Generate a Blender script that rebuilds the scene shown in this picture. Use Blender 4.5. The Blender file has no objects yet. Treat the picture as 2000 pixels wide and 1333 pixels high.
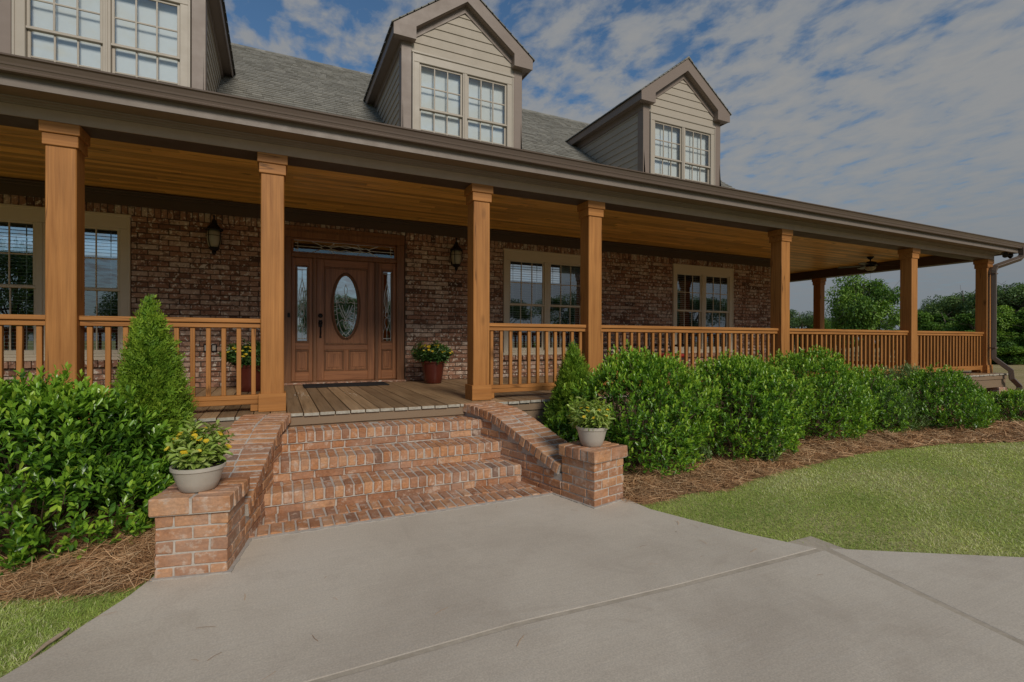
import bpy, math, random
import numpy as np
from mathutils import Vector, Matrix

random.seed(7)
RS = np.random.RandomState(11)
PI = math.pi
C = bpy.context.scene.collection
G = -0.66                      # ground level; the porch deck is z = 0

# ------------------------------------------------------------------ helpers
def link(o):
    C.objects.link(o)
    return o

def tag(o, label=None, cat=None, group=None, kind=None):
    if label: o['label'] = label
    if cat: o['category'] = cat
    if group: o['group'] = group
    if kind: o['kind'] = kind
    return o

def empty(name, loc=(0, 0, 0), rz=0.0, label=None, cat=None, group=None):
    o = bpy.data.objects.new(name, None)
    o.location = loc
    o.rotation_euler = (0, 0, rz)
    o.empty_display_size = 0.1
    link(o)
    return tag(o, label, cat, group)

CB_V = []
CB_F = []
def _mk_cbox():
    # chamfered box topology: 24 verts, three per corner
    idx = {}
    vs = []
    for sx in (-1, 1):
        for sy in (-1, 1):
            for sz in (-1, 1):
                for a in range(3):
                    idx[(sx, sy, sz, a)] = len(vs)
                    vs.append((sx, sy, sz, a))
    fs = []
    for a in range(3):
        o = [i for i in range(3) if i != a]
        for s in (-1, 1):
            ring = []
            for (p, q) in ((-1, -1), (1, -1), (1, 1), (-1, 1)):
                c = [0, 0, 0]; c[a] = s; c[o[0]] = p; c[o[1]] = q
                ring.append(idx[(c[0], c[1], c[2], a)])
            flip = (s < 0) != (a == 1)
            fs.append(ring[::-1] if flip else ring)
    for a in range(3):            # edges along axis a
        o = [i for i in range(3) if i != a]
        for p in (-1, 1):
            for q in (-1, 1):
                c0 = [0, 0, 0]; c0[a] = -1; c0[o[0]] = p; c0[o[1]] = q
                c1 = list(c0); c1[a] = 1
                ring = [idx[(*c0, o[0])], idx[(*c1, o[0])], idx[(*c1, o[1])], idx[(*c0, o[1])]]
                fs.append(ring)
    for sx in (-1, 1):
        for sy in (-1, 1):
            for sz in (-1, 1):
                fs.append([idx[(sx, sy, sz, a)] for a in range(3)])
    return vs, fs
CB_V, CB_F = _mk_cbox()

class MB:
    """collects geometry, becomes ONE mesh object"""
    def __init__(self):
        self.v = []; self.f = []; self.m = []; self.r = []
    def add(self, vs, fs, rnd=None, mat=0):
        b = len(self.v)
        r = random.random() if rnd is None else rnd
        self.v.extend(vs)
        for f in fs:
            self.f.append([i + b for i in f]); self.m.append(mat); self.r.append(r)
        return self
    def box(self, x0, x1, y0, y1, z0, z1, b=0.0, rnd=None, mat=0, M=None, jit=0.0):
        c = ((x0 + x1) / 2, (y0 + y1) / 2, (z0 + z1) / 2)
        h = (abs(x1 - x0) / 2, abs(y1 - y0) / 2, abs(z1 - z0) / 2)
        b = min(b, min(h) * 0.8)
        if b <= 0:
            vs = [Vector((c[0] + sx * h[0], c[1] + sy * h[1], c[2] + sz * h[2]))
                  for sx in (-1, 1) for sy in (-1, 1) for sz in (-1, 1)]
            fs = [[0, 1, 3, 2], [4, 6, 7, 5], [0, 4, 5, 1], [2, 3, 7, 6], [0, 2, 6, 4], [1, 5, 7, 3]]
        else:
            vs = []
            cj = {}
            for (sx, sy, sz, a) in CB_V:
                k = (sx, sy, sz)
                if k not in cj:
                    cj[k] = [random.uniform(-jit, jit) for _ in range(3)]
                s = (sx, sy, sz)
                p = [c[i] + s[i] * (h[i] - (0 if i == a else b)) + cj[k][i] for i in range(3)]
                vs.append(Vector(p))
            fs = CB_F
        if M is not None:
            vs = [M @ v for v in vs]
        return self.add(vs, fs, rnd, mat)
    def prism(self, poly, axis, a0, a1, rnd=None, mat=0, M=None):
        """poly: list of 2D points; axis: 'x','y','z' extruded from a0 to a1"""
        def P(p, a):
            if axis == 'x': return Vector((a, p[0], p[1]))
            if axis == 'y': return Vector((p[0], a, p[1]))
            return Vector((p[0], p[1], a))
        n = len(poly)
        vs = [P(p, a0) for p in poly] + [P(p, a1) for p in poly]
        if M is not None: vs = [M @ v for v in vs]
        fs = [list(range(n))[::-1], list(range(n, 2 * n))]
        for i in range(n):
            j = (i + 1) % n
            fs.append([i, j, n + j, n + i])
        return self.add(vs, fs, rnd, mat)
    def tube(self, pts, r, n=8, rnd=None, mat=0, closed=False, sq=None):
        pts = [Vector(p) for p in pts]
        rr = r if isinstance(r, (list, tuple)) else [r] * len(pts)
        vs = []; fs = []
        m = len(pts)
        prev = None
        for i, p in enumerate(pts):
            if closed:
                t = (pts[(i + 1) % m] - pts[i - 1]).normalized()
            elif i == 0: t = (pts[1] - pts[0]).normalized()
            elif i == m - 1: t = (pts[-1] - pts[-2]).normalized()
            else: t = ((pts[i + 1] - p).normalized() + (p - pts[i - 1]).normalized()).normalized()
            if prev is None:
                u = t.orthogonal().normalized()
                if sq is not None:
                    u = (Vector(sq) - Vector(sq).dot(t) * t).normalized()
            else:
                u = (prev - prev.dot(t) * t)
                u = u.normalized() if u.length > 1e-6 else t.orthogonal().normalized()
            prev = u
            w = t.cross(u)
            for k in range(n):
                a = 2 * PI * (k + (0.5 if n == 4 else 0)) / n
                vs.append(p + (u * math.cos(a) + w * math.sin(a)) * rr[i])
        for i in range(m if closed else m - 1):
            j = (i + 1) % m
            for k in range(n):
                l = (k + 1) % n
                fs.append([i * n + k, i * n + l, j * n + l, j * n + k])
        if not closed:
            fs.append(list(range(n))[::-1]); fs.append([(m - 1) * n + k for k in range(n)])
        return self.add(vs, fs, rnd, mat)
    def lathe(self, prof, c=(0, 0, 0), n=24, rnd=None, mat=0, axis=None, sx=1.0, sy=1.0):
        """prof: (radius, z)"""
        vs = []; fs = []
        for (r, z) in prof:
            for k in range(n):
                a = 2 * PI * k / n
                v = Vector((r * math.cos(a) * sx, r * math.sin(a) * sy, z))
                if axis is not None: v = axis @ v
                vs.append(v + Vector(c))
        for i in range(len(prof) - 1):
            for k in range(n):
                l = (k + 1) % n
                fs.append([i * n + k, i * n + l, (i + 1) * n + l, (i + 1) * n + k])
        if prof[0][0] > 1e-5: fs.append(list(range(n))[::-1])
        if prof[-1][0] > 1e-5: fs.append([(len(prof) - 1) * n + k for k in range(n)])
        return self.add(vs, fs, rnd, mat)
    def build(self, name, mats, parent=None, smooth=False, bevel=0.0, origin=None):
        me = bpy.data.meshes.new(name)
        if origin is not None:
            og = Vector(origin)
            me.from_pydata([Vector(v) - og for v in self.v], [], self.f)
        else:
            me.from_pydata(self.v, [], self.f)
        mats = mats if isinstance(mats, (list, tuple)) else [mats]
        for m in mats: me.materials.append(m)
        me.polygons.foreach_set('material_index', self.m)
        at = me.attributes.new('rnd', 'FLOAT', 'FACE')
        at.data.foreach_set('value', self.r)
        if smooth:
            me.polygons.foreach_set('use_smooth', [True] * len(self.f))
        me.update()
        o = link(bpy.data.objects.new(name, me))
        if parent is not None: o.parent = parent
        if origin is not None: o.location = origin
        if smooth == 'auto':
            md = o.modifiers.new('split', 'EDGE_SPLIT'); md.split_angle = math.radians(38)
        if bevel > 0:
            md = o.modifiers.new('bevel', 'BEVEL'); md.width = bevel; md.segments = 2; md.limit_method = 'ANGLE'
        return o

def fast_mesh(name, verts, faces, rnd=None, mat=None, parent=None, smooth=False, mats_idx=None):
    """verts (N,3), faces (M,k) numpy; rnd per face"""
    me = bpy.data.meshes.new(name)
    n, (m, k) = len(verts), faces.shape
    me.vertices.add(n); me.vertices.foreach_set('co', verts.astype(np.float32).ravel())
    me.loops.add(m * k); me.loops.foreach_set('vertex_index', faces.astype(np.int32).ravel())
    me.polygons.add(m)
    me.polygons.foreach_set('loop_start', np.arange(0, m * k, k, dtype=np.int32))
    me.polygons.foreach_set('loop_total', np.full(m, k, dtype=np.int32))
    if mat is not None:
        for mm in (mat if isinstance(mat, (list, tuple)) else [mat]): me.materials.append(mm)
    if mats_idx is not None: me.polygons.foreach_set('material_index', mats_idx.astype(np.int32))
    if rnd is not None:
        at = me.attributes.new('rnd', 'FLOAT', 'FACE'); at.data.foreach_set('value', rnd.astype(np.float32))
    if smooth: me.polygons.foreach_set('use_smooth', np.ones(m, dtype=bool))
    me.update(calc_edges=True)
    me.validate()
    o = link(bpy.data.objects.new(name, me))
    if parent is not None: o.parent = parent
    return o

def unit(a):
    return a / np.maximum(np.linalg.norm(a, axis=-1, keepdims=True), 1e-9)

def leaves(P, D, L, W, fold=0.25, curl=0.15, N=None, wa=.45, wb=.42, pb=.72):
    """leaf blades: base P, direction D, returns verts, quads (two folded quads per leaf)"""
    n = len(P)
    D = unit(D)
    if N is None: N = unit(RS.normal(size=(n, 3)) + np.array([0, 0, 1.2]))
    S = unit(np.cross(D, N)); N = np.cross(S, D)
    L = np.broadcast_to(L, (n,))[:, None]; W = np.broadcast_to(W, (n,))[:, None]
    b = P
    l1 = P + D * L * 0.35 - S * W * wa + N * W * fold
    r1 = P + D * L * 0.35 + S * W * wa + N * W * fold
    l2 = P + D * L * pb - S * W * wb + N * (W * fold - L * curl * 0.4)
    r2 = P + D * L * pb + S * W * wb + N * (W * fold - L * curl * 0.4)
    t = P + D * L - N * L * curl
    V = np.stack([b, r1, r2, t, l2, l1], 1).reshape(-1, 3)
    i = np.arange(n)[:, None] * 6
    F = np.concatenate([i + np.array([[0, 1, 2, 3]]), i + np.array([[0, 3, 4, 5]])], 1).reshape(-1, 4)
    return V, F

# ------------------------------------------------------------------ materials
def mat(name):
    m = bpy.data.materials.new(name); m.use_nodes = True
    nt = m.node_tree; nt.nodes.clear()
    out = nt.nodes.new('ShaderNodeOutputMaterial')
    b = nt.nodes.new('ShaderNodeBsdfPrincipled')
    nt.links.new(b.outputs[0], out.inputs[0])
    return m, nt, b, out
def N(nt, t, **kw):
    n = nt.nodes.new(t)
    for k, v in kw.items(): setattr(n, k, v)
    return n
def sset(n, **kw):
    for k, v in kw.items(): n.inputs[k.replace('_', ' ')].default_value = v
    return n
def ramp(nt, src, stops, interp='LINEAR'):
    r = nt.nodes.new('ShaderNodeValToRGB'); cr = r.color_ramp; cr.interpolation = interp
    while len(cr.elements) < len(stops): cr.elements.new(0.5)
    while len(cr.elements) > len(stops): cr.elements.remove(cr.elements[-1])
    for e, (p, c) in zip(cr.elements, stops):
        e.position = p; e.color = (*c, 1) if len(c) == 3 else c
    nt.links.new(src, r.inputs[0])
    return r.outputs[0]
def attr(nt, name='rnd'):
    a = N(nt, 'ShaderNodeAttribute', attribute_name=name)
    return a.outputs['Fac']
def objco(nt):
    return N(nt, 'ShaderNodeTexCoord').outputs['Object']
def mapping(nt, src, scale=(1, 1, 1), loc=None):
    mp = N(nt, 'ShaderNodeMapping'); mp.inputs['Scale'].default_value = scale
    nt.links.new(src, mp.inputs['Vector'])
    if loc is not None: nt.links.new(loc, mp.inputs['Location'])
    return mp.outputs[0]
def noise(nt, vec, scale=5, detail=4, rough=0.55, dist=0.0):
    n = N(nt, 'ShaderNodeTexNoise'); sset(n, Scale=scale, Detail=detail, Roughness=rough, Distortion=dist)
    nt.links.new(vec, n.inputs['Vector']); return n.outputs['Fac']
def mix(nt, fac, a, b, blend='MIX'):
    m = N(nt, 'ShaderNodeMix', data_type='RGBA', blend_type=blend)
    for s, v in ((m.inputs[0], fac), (m.inputs[6], a), (m.inputs[7], b)):
        if isinstance(v, (int, float)): s.default_value = v
        elif isinstance(v, tuple): s.default_value = (*v, 1) if len(v) == 3 else v
        else: nt.links.new(v, s)
    return m.outputs[2]
def math_(nt, op, a, b=None, clamp=False):
    m = N(nt, 'ShaderNodeMath', operation=op, use_clamp=clamp)
    for i, v in enumerate((a, b)):
        if v is None: continue
        if isinstance(v, (int, float)): m.inputs[i].default_value = v
        else: nt.links.new(v, m.inputs[i])
    return m.outputs[0]
def bump(nt, b, h, strength=0.3, dist=0.01):
    bp = N(nt, 'ShaderNodeBump'); sset(bp, Strength=strength, Distance=dist)
    nt.links.new(h, bp.inputs['Height']); nt.links.new(bp.outputs[0], b.inputs['Normal'])

def rand_offset(nt, k=37.0):
    """per-board and per-object shift of the texture"""
    oi = N(nt, 'ShaderNodeObjectInfo').outputs['Random']
    a = math_(nt, 'ADD', math_(nt, 'MULTIPLY', attr(nt), k), math_(nt, 'MULTIPLY', oi, 53.0))
    cx = N(nt, 'ShaderNodeCombineXYZ')
    for i in range(3): nt.links.new(a, cx.inputs[i])
    return cx.outputs[0]

def wood(name, axis, light, dark, rough=0.55, knots=0.5, grain=1.0, var=0.35, spec=0.3):
    m, nt, b, out = mat(name)
    sc = [11.0 * grain] * 3; sc['xyz'.index(axis)] = 0.55 * grain
    off = rand_offset(nt)
    v = mapping(nt, objco(nt), tuple(sc), off)
    n1 = noise(nt, v, 2.2, 6, 0.6, 0.6)
    sc2 = [60.0 * grain] * 3; sc2['xyz'.index(axis)] = 1.6 * grain
    n2 = noise(nt, mapping(nt, objco(nt), tuple(sc2), off), 1.0, 3, 0.6)
    n3 = noise(nt, mapping(nt, objco(nt), (1.3, 1.3, 1.3), off), 1.0, 3)
    base = ramp(nt, n1, [(0.25, dark), (0.48, tuple(0.6 * l + 0.4 * d for l, d in zip(light, dark))), (0.7, light)])
    fine = ramp(nt, n2, [(0.3, (0.66,) * 3), (0.65, (1.0,) * 3)])
    col = mix(nt, 0.55, base, fine, 'MULTIPLY')
    wide = ramp(nt, n3, [(0.25, (0.80, 0.75, 0.70)), (0.75, (1.12, 1.08, 1.04))])
    col = mix(nt, 0.75, col, wide, 'MULTIPLY')
    tint = ramp(nt, attr(nt), [(0.0, (1 - var, 1 - var * 1.05, 1 - var * 1.1)), (1.0, (1.08, 1.06, 1.04) if var < .33 else (1.25, 1.24, 1.22))])
    col = mix(nt, 1.0, col, tint, 'MULTIPLY')
    if knots > 0:
        s4 = [6.5] * 3; s4['xyz'.index(axis)] = .28
        n4 = noise(nt, mapping(nt, objco(nt), tuple(s4), off), 1.0, 3, 0.45, 0.3)
        chk = ramp(nt, n4, [(0.585, (0,) * 3), (0.592, (0.75,) * 3), (0.597, (0.75,) * 3), (0.604, (0,) * 3)])
        col = mix(nt, math_(nt, 'MULTIPLY', chk, knots), col, tuple(d * 0.3 for d in dark))
        sk = [3.0] * 3; sk['xyz'.index(axis)] = 1.25
        vo = N(nt, 'ShaderNodeTexVoronoi'); sset(vo, Scale=1.0, Randomness=1.0)
        nt.links.new(mapping(nt, objco(nt), tuple(sk), off), vo.inputs['Vector'])
        k = ramp(nt, vo.outputs['Distance'], [(0.035, (1,) * 3), (0.075, (0.45,) * 3), (0.13, (0,) * 3)])
        kf = math_(nt, 'MULTIPLY', k, knots)
        col = mix(nt, kf, col, tuple(d * 0.35 for d in dark))
    nt.links.new(col, b.inputs['Base Color'])
    sset(b, Roughness=rough); b.inputs['Specular IOR Level'].default_value = spec
    bump(nt, b, n2, 0.25, 0.004)
    return m

def paint(name, col, rough=0.45, spec=0.4, grime=0.25, gscale=3.0):
    m, nt, b, out = mat(name)
    o = objco(nt)
    n = noise(nt, o, gscale, 6, 0.65)
    n2 = noise(nt, mapping(nt, o, (1.2, 6, 6)), 4, 4)
    c = mix(nt, ramp(nt, n, [(0.35, (0,) * 3), (0.75, (grime,) * 3)]), col, tuple(x * 0.62 for x in col))
    c = mix(nt, ramp(nt, n2, [(0.5, (0,) * 3), (0.8, (0.18,) * 3)]), c, tuple(min(1, x * 1.25) for x in col))
    nt.links.new(c, b.inputs['Base Color'])
    nt.links.new(ramp(nt, n, [(0.2, (rough * 0.8,) * 3), (0.8, (min(1, rough * 1.3),) * 3)]), b.inputs['Roughness'])
    b.inputs['Specular IOR Level'].default_value = spec
    bump(nt, b, n2, 0.06, 0.003)
    return m

def plain(name, col, rough=0.5, metallic=0.0, spec=0.5, var=0.15):
    m, nt, b, out = mat(name)
    n = noise(nt, objco(nt), 14, 4)
    c = mix(nt, ramp(nt, n, [(0.3, (0,) * 3), (0.75, (var * 2,) * 3)]), col, tuple(x * 0.6 for x in col))
    nt.links.new(c, b.inputs['Base Color'])
    sset(b, Roughness=rough, Metallic=metallic); b.inputs['Specular IOR Level'].default_value = spec
    return m

def brick_mat(name, stops, white, dark, wamt, damt, rough=0.85, bscale=1.0, haze=0.0):
    m, nt, b, out = mat(name)
    o = objco(nt)
    col = ramp(nt, attr(nt), stops)
    off = rand_offset(nt, 91.0)
    v = mapping(nt, o, (1, 1, 1), off)
    n1 = noise(nt, v, 16 * bscale, 5, 0.65)
    n2 = noise(nt, v, 9 * bscale, 4, 0.6, 0.8)
    n3 = noise(nt, v, 70 * bscale, 3, 0.6)
    col = mix(nt, ramp(nt, n2, [(0.52, (0,) * 3), (0.62, (damt,) * 3)]), col, dark)
    col = mix(nt, ramp(nt, n1, [(0.55, (0,) * 3), (0.62, (wamt,) * 3)]), col, white)
    col = mix(nt, 0.6, col, ramp(nt, n3, [(0.25, (0.55,) * 3), (0.75, (1.2,) * 3)]), 'MULTIPLY')
    if haze:
        n4 = noise(nt, o, 3.2, 5, 0.65); n5 = noise(nt, mapping(nt, v, (14, 14, 60)), 1.0, 3, 0.6)
        col = mix(nt, ramp(nt, n4, [(0.42, (0,) * 3), (0.75, (haze,) * 3)]), col, (0.56, 0.44, 0.36))
        col = mix(nt, 0.45, col, ramp(nt, n5, [(0.3, (0.62,) * 3), (0.7, (1.12,) * 3)]), 'MULTIPLY')
    nt.links.new(col, b.inputs['Base Color'])
    sset(b, Roughness=rough); b.inputs['Specular IOR Level'].default_value = 0.2
    h = math_(nt, 'ADD', math_(nt, 'MULTIPLY', n1, 0.7), math_(nt, 'MULTIPLY', n3, 0.35))
    bump(nt, b, h, 0.7, 0.008)
    return m

def rough_stone(name, c1, c2, scale=20, rough=0.9, strength=0.5):
    m, nt, b, out = mat(name)
    o = objco(nt)
    n1 = noise(nt, o, scale, 6, 0.7); n2 = noise(nt, o, scale * 0.13, 4, 0.6)
    c = ramp(nt, n1, [(0.3, c1), (0.7, c2)])
    c = mix(nt, 0.6, c, ramp(nt, n2, [(0.3, (0.75,) * 3), (0.7, (1.1,) * 3)]), 'MULTIPLY')
    nt.links.new(c, b.inputs['Base Color']); sset(b, Roughness=rough)
    b.inputs['Specular IOR Level'].default_value = 0.2
    bump(nt, b, n1, strength, 0.006)
    return m

def leaf_mat(name, stops, rough=0.35, trans=0.25, spec=0.45, tcol=None):
    m, nt, b, out = mat(name)
    n = noise(nt, objco(nt), 2.3, 3)
    c = ramp(nt, attr(nt), stops)
    c = mix(nt, 0.8, c, ramp(nt, n, [(0.3, (0.72, 0.78, 0.8)), (0.7, (1.12, 1.08, 1.0))]), 'MULTIPLY')
    nt.links.new(c, b.inputs['Base Color'])
    sset(b, Roughness=rough); b.inputs['Specular IOR Level'].default_value = spec
    tr = N(nt, 'ShaderNodeBsdfTranslucent')
    tc = mix(nt, 1.0, c, tcol or (1.25, 1.3, 0.5), 'MULTIPLY')
    nt.links.new(tc, tr.inputs[0])
    mx = N(nt, 'ShaderNodeMixShader'); mx.inputs[0].default_value = trans
    nt.links.new(b.outputs[0], mx.inputs[1]); nt.links.new(tr.outputs[0], mx.inputs[2])
    nt.links.new(mx.outputs[0], out.inputs[0])
    return m

def glass_mat(name, refl=0.3, tint=(0.85, 0.9, 0.92), rough=0.0, wav=0.0):
    m, nt, b, out = mat(name)
    nt.nodes.remove(b)
    tr = N(nt, 'ShaderNodeBsdfTransparent'); tr.inputs[0].default_value = (*tint, 1)
    gl = N(nt, 'ShaderNodeBsdfGlossy'); gl.inputs['Roughness'].default_value = rough
    gl.inputs[0].default_value = (0.92, 0.96, 1.0, 1)
    lw = N(nt, 'ShaderNodeLayerWeight'); lw.inputs[0].default_value = 0.35
    f = math_(nt, 'MAXIMUM', lw.outputs['Fresnel'], refl)
    mx = N(nt, 'ShaderNodeMixShader')
    nt.links.new(f, mx.inputs[0]); nt.links.new(tr.outputs[0], mx.inputs[1]); nt.links.new(gl.outputs[0], mx.inputs[2])
    nt.links.new(mx.outputs[0], out.inputs[0])
    if wav > 0:
        bp = N(nt, 'ShaderNodeBump'); sset(bp, Strength=wav, Distance=0.01)
        nt.links.new(noise(nt, objco(nt), 3.0 if wav < 0.1 else 22, 2), bp.inputs['Height'])
        nt.links.new(bp.outputs[0], gl.inputs['Normal'])
    return m

CEDAR_L, CEDAR_D = (0.54, 0.248, 0.072), (0.35, 0.142, 0.034)
M = {}
for ax in 'xyz':
    M['cedar_' + ax] = wood('cedar_stain_' + ax, ax, CEDAR_L, CEDAR_D, 0.55, 1.0, 1.0, 0.2)
M['ceil'] = wood('ceiling_pine', 'x', (0.92, 0.56, 0.155), (0.68, 0.36, 0.07), 0.42, 1.0, 1.0, 0.36, 0.45)
M['deckw'] = wood('weathered_deck', 'y', (0.46, 0.315, 0.18), (0.23, 0.145, 0.075), 0.5, 0.3, 1.0, 0.35, 0.4)
M['deckend'] = rough_stone('deck_board_ends', (0.30, 0.27, 0.21), (0.55, 0.51, 0.43), 30)
M['door_x'] = wood('oak_door_x', 'x', (0.49, 0.212, 0.088), (0.21, 0.078, 0.029), 0.38, 0.0, 1.3, 0.25, 0.5)
M['door_z'] = wood('oak_door_z', 'z', (0.49, 0.212, 0.088), (0.21, 0.078, 0.029), 0.38, 0.0, 1.3, 0.25, 0.5)
M['doorframe'] = wood('dark_oak_frame', 'z', (0.31, 0.145, 0.062), (0.15, 0.062, 0.025), 0.4, 0.0, 1.3, 0.25, 0.45)
M['taupe'] = paint('taupe_trim', (0.225, 0.172, 0.138), 0.45)
M['taupe_beam_lifted'] = paint('taupe_beam_shade_lift', (0.42, 0.315, 0.245), 0.5, 0.4, 0.35, 6)  # beam taupe, brightened in its colour to offset the eave shade
M['gutter'] = paint('brown_gutter', (0.135, 0.098, 0.076), 0.32, 0.5, 0.2)
M['taupe_fascia'] = paint('taupe_fascia', (0.215, 0.172, 0.140), 0.5, 0.4, 0.45, 5)  # darker copy of the beam taupe for the sunlit fascia
M['deckpaint'] = paint('brown_deck_board', (0.25, 0.172, 0.108), 0.5)
M['soffit'] = paint('soffit_paint', (0.24, 0.17, 0.115), 0.5)
M['frieze'] = paint('frieze_and_beam_shade', (0.080, 0.052, 0.034), 0.5)  # frieze brown; on the beam it is shade put into the colour
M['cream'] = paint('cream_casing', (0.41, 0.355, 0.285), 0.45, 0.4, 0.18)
M['cream_lifted'] = paint('cream_casing_shade_lift', (0.66, 0.565, 0.42), 0.45, 0.4, 0.15)  # the cream casing again, brightened in its colour to offset porch shade
M['siding'] = paint('lap_siding', (0.40, 0.345, 0.275), 0.55, 0.3, 0.2)
M['wallbrick'] = brick_mat('house_brick',
    [(0.0, (0.10, 0.058, 0.042)), (0.05, (0.26, 0.13, 0.08)), (0.35, (0.40, 0.21, 0.135)),
     (0.6, (0.47, 0.275, 0.185)), (0.82, (0.53, 0.355, 0.255)), (1.0, (0.60, 0.46, 0.36))],
    (0.80, 0.70, 0.57), (0.11, 0.058, 0.04), 0.9, 0.7, 0.85, 1.25)
M['wallmortar'] = rough_stone('house_mortar', (0.085, 0.058, 0.04), (0.17, 0.12, 0.088), 40)
M['stepbrick'] = brick_mat('step_brick',
    [(0.0, (0.19, 0.12, 0.09)), (0.05, (0.36, 0.17, 0.09)), (0.3, (0.44, 0.20, 0.095)),
     (0.62, (0.53, 0.25, 0.115)), (1.0, (0.59, 0.32, 0.165))],
    (0.64, 0.50, 0.39), (0.34, 0.155, 0.08), 0.6, 0.5, 0.85, 0.8, 0.42)
M['mortar'] = rough_stone('step_mortar', (0.43, 0.375, 0.315), (0.57, 0.51, 0.445), 45)
M['glass'] = glass_mat('window_glass', 0.30, (0.8, 0.86, 0.88), 0.0, 0.015)
M['dglass'] = glass_mat('dormer_glass', 0.15, (0.95, 0.98, 0.98), 0.0, 0.01)
M['leadglass'] = glass_mat('bevelled_glass', 0.60, (0.35, 0.4, 0.4), 0.02, 0.05)
M['blind'] = plain('white_blind', (0.66, 0.65, 0.61), 0.5, 0, 0.4, 0.05)
M['shade'] = plain('white_window_shade', (0.80, 0.82, 0.80), 0.6, 0, 0.3, 0.05)
M['lead'] = plain('pale_leading', (0.62, 0.62, 0.58), 0.4, 0.2, 0.5)
M['black'] = plain('black_iron', (0.012, 0.012, 0.013), 0.45, 0.4)
M['bronze'] = plain('dark_bronze', (0.016, 0.012, 0.011), 0.4, 0.6)
M['rubber'] = rough_stone('black_mat', (0.010, 0.010, 0.011), (0.03, 0.03, 0.032), 90)
M['frost'] = plain('frosted_lamp_glass', (0.40, 0.36, 0.25), 0.35, 0, 0.5)
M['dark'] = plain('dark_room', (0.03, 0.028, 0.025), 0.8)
M['pot'] = plain('taupe_pot', (0.47, 0.42, 0.355), 0.45, 0, 0.4, 0.1)
M['redpot'] = plain('red_glazed_pot', (0.10, 0.017, 0.010), 0.22, 0, 0.6, 0.2)
M['soil'] = rough_stone('potting_soil', (0.03, 0.02, 0.014), (0.07, 0.05, 0.035), 60)
M['red'] = plain('red_cushion', (0.42, 0.03, 0.022), 0.8)
M['wicker'] = plain('dark_wicker', (0.035, 0.026, 0.022), 0.6)
M['bark'] = rough_stone('bark', (0.10, 0.075, 0.055), (0.22, 0.18, 0.14), 25)
M['twig'] = plain('brown_twig', (0.16, 0.10, 0.065), 0.8)
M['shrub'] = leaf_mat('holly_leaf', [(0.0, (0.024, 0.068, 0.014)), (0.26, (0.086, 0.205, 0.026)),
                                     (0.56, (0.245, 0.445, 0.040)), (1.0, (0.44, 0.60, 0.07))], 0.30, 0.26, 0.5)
M['variegated'] = leaf_mat('pale_leaf', [(0.0, (0.09, 0.16, 0.05)), (0.5, (0.18, 0.28, 0.09)), (1.0, (0.36, 0.46, 0.20))], 0.4, 0.22)
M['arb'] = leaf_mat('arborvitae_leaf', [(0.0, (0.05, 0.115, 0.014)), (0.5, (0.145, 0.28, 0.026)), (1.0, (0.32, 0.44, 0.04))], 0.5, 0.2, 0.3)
M['potleaf'] = leaf_mat('lantana_leaf', [(0.0, (0.16, 0.26, 0.04)), (0.5, (0.32, 0.44, 0.08)), (1.0, (0.55, 0.60, 0.22))], 0.45, 0.25)
M['marileaf'] = leaf_mat('dark_bedding_leaf', [(0.0, (0.03, 0.08, 0.018)), (1.0, (0.12, 0.23, 0.05))], 0.4, 0.2)
M['yellow'] = leaf_mat('yellow_petal', [(0.0, (0.80, 0.56, 0.03)), (1.0, (0.92, 0.76, 0.10))], 0.6, 0.3, 0.2, (1.1, 1.0, 0.6))
M['treeA'] = leaf_mat('tree_leaf_green', [(0.0, (0.05, 0.12, 0.025)), (0.5, (0.16, 0.29, 0.045)), (1.0, (0.34, 0.50, 0.08))], 0.5, 0.25, 0.3)
M['treeB'] = leaf_mat('tree_leaf_dark', [(0.0, (0.055, 0.11, 0.04)), (0.5, (0.14, 0.225, 0.075)), (1.0, (0.27, 0.38, 0.12))], 0.5, 0.22, 0.3)
M['treeC'] = leaf_mat('tree_leaf_yellowish', [(0.0, (0.06, 0.13, 0.022)), (0.5, (0.12, 0.24, 0.035)), (1.0, (0.24, 0.37, 0.06))], 0.5, 0.25, 0.3)
M['grass'] = leaf_mat('grass_blade', [(0.0, (0.25, 0.37, 0.065)), (0.45, (0.49, 0.59, 0.15)), (0.78, (0.60, 0.66, 0.27)), (1.0, (0.84, 0.75, 0.50))], 0.6, 0.3, 0.2)
M['needle'] = leaf_mat('pine_needle', [(0.0, (0.27, 0.13, 0.058)), (0.5, (0.62, 0.36, 0.185)), (1.0, (0.82, 0.58, 0.35))], 0.7, 0.1, 0.2, (1, 1, 1))
def shingle_mat():
    m, nt, b, out = mat('roof_shingle')
    o = objco(nt)
    c = ramp(nt, attr(nt), [(0.0, (0.20, 0.188, 0.160)), (0.3, (0.238, 0.226, 0.194)), (0.7, (0.262, 0.25, 0.215)), (1.0, (0.30, 0.284, 0.244))])
    n = noise(nt, o, 60, 3, 0.7); n2 = noise(nt, o, 0.8, 3)
    c = mix(nt, 0.6, c, ramp(nt, n, [(0.3, (0.6,) * 3), (0.7, (1.25,) * 3)]), 'MULTIPLY')
    c = mix(nt, 0.5, c, ramp(nt, n2, [(0.3, (0.85,) * 3), (0.7, (1.1,) * 3)]), 'MULTIPLY')
    nt.links.new(c, b.inputs['Base Color']); sset(b, Roughness=0.9); b.inputs['Specular IOR Level'].default_value = 0.2
    bump(nt, b, n, 0.4, 0.004)
    return m
M['shingle'] = shingle_mat()
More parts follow.
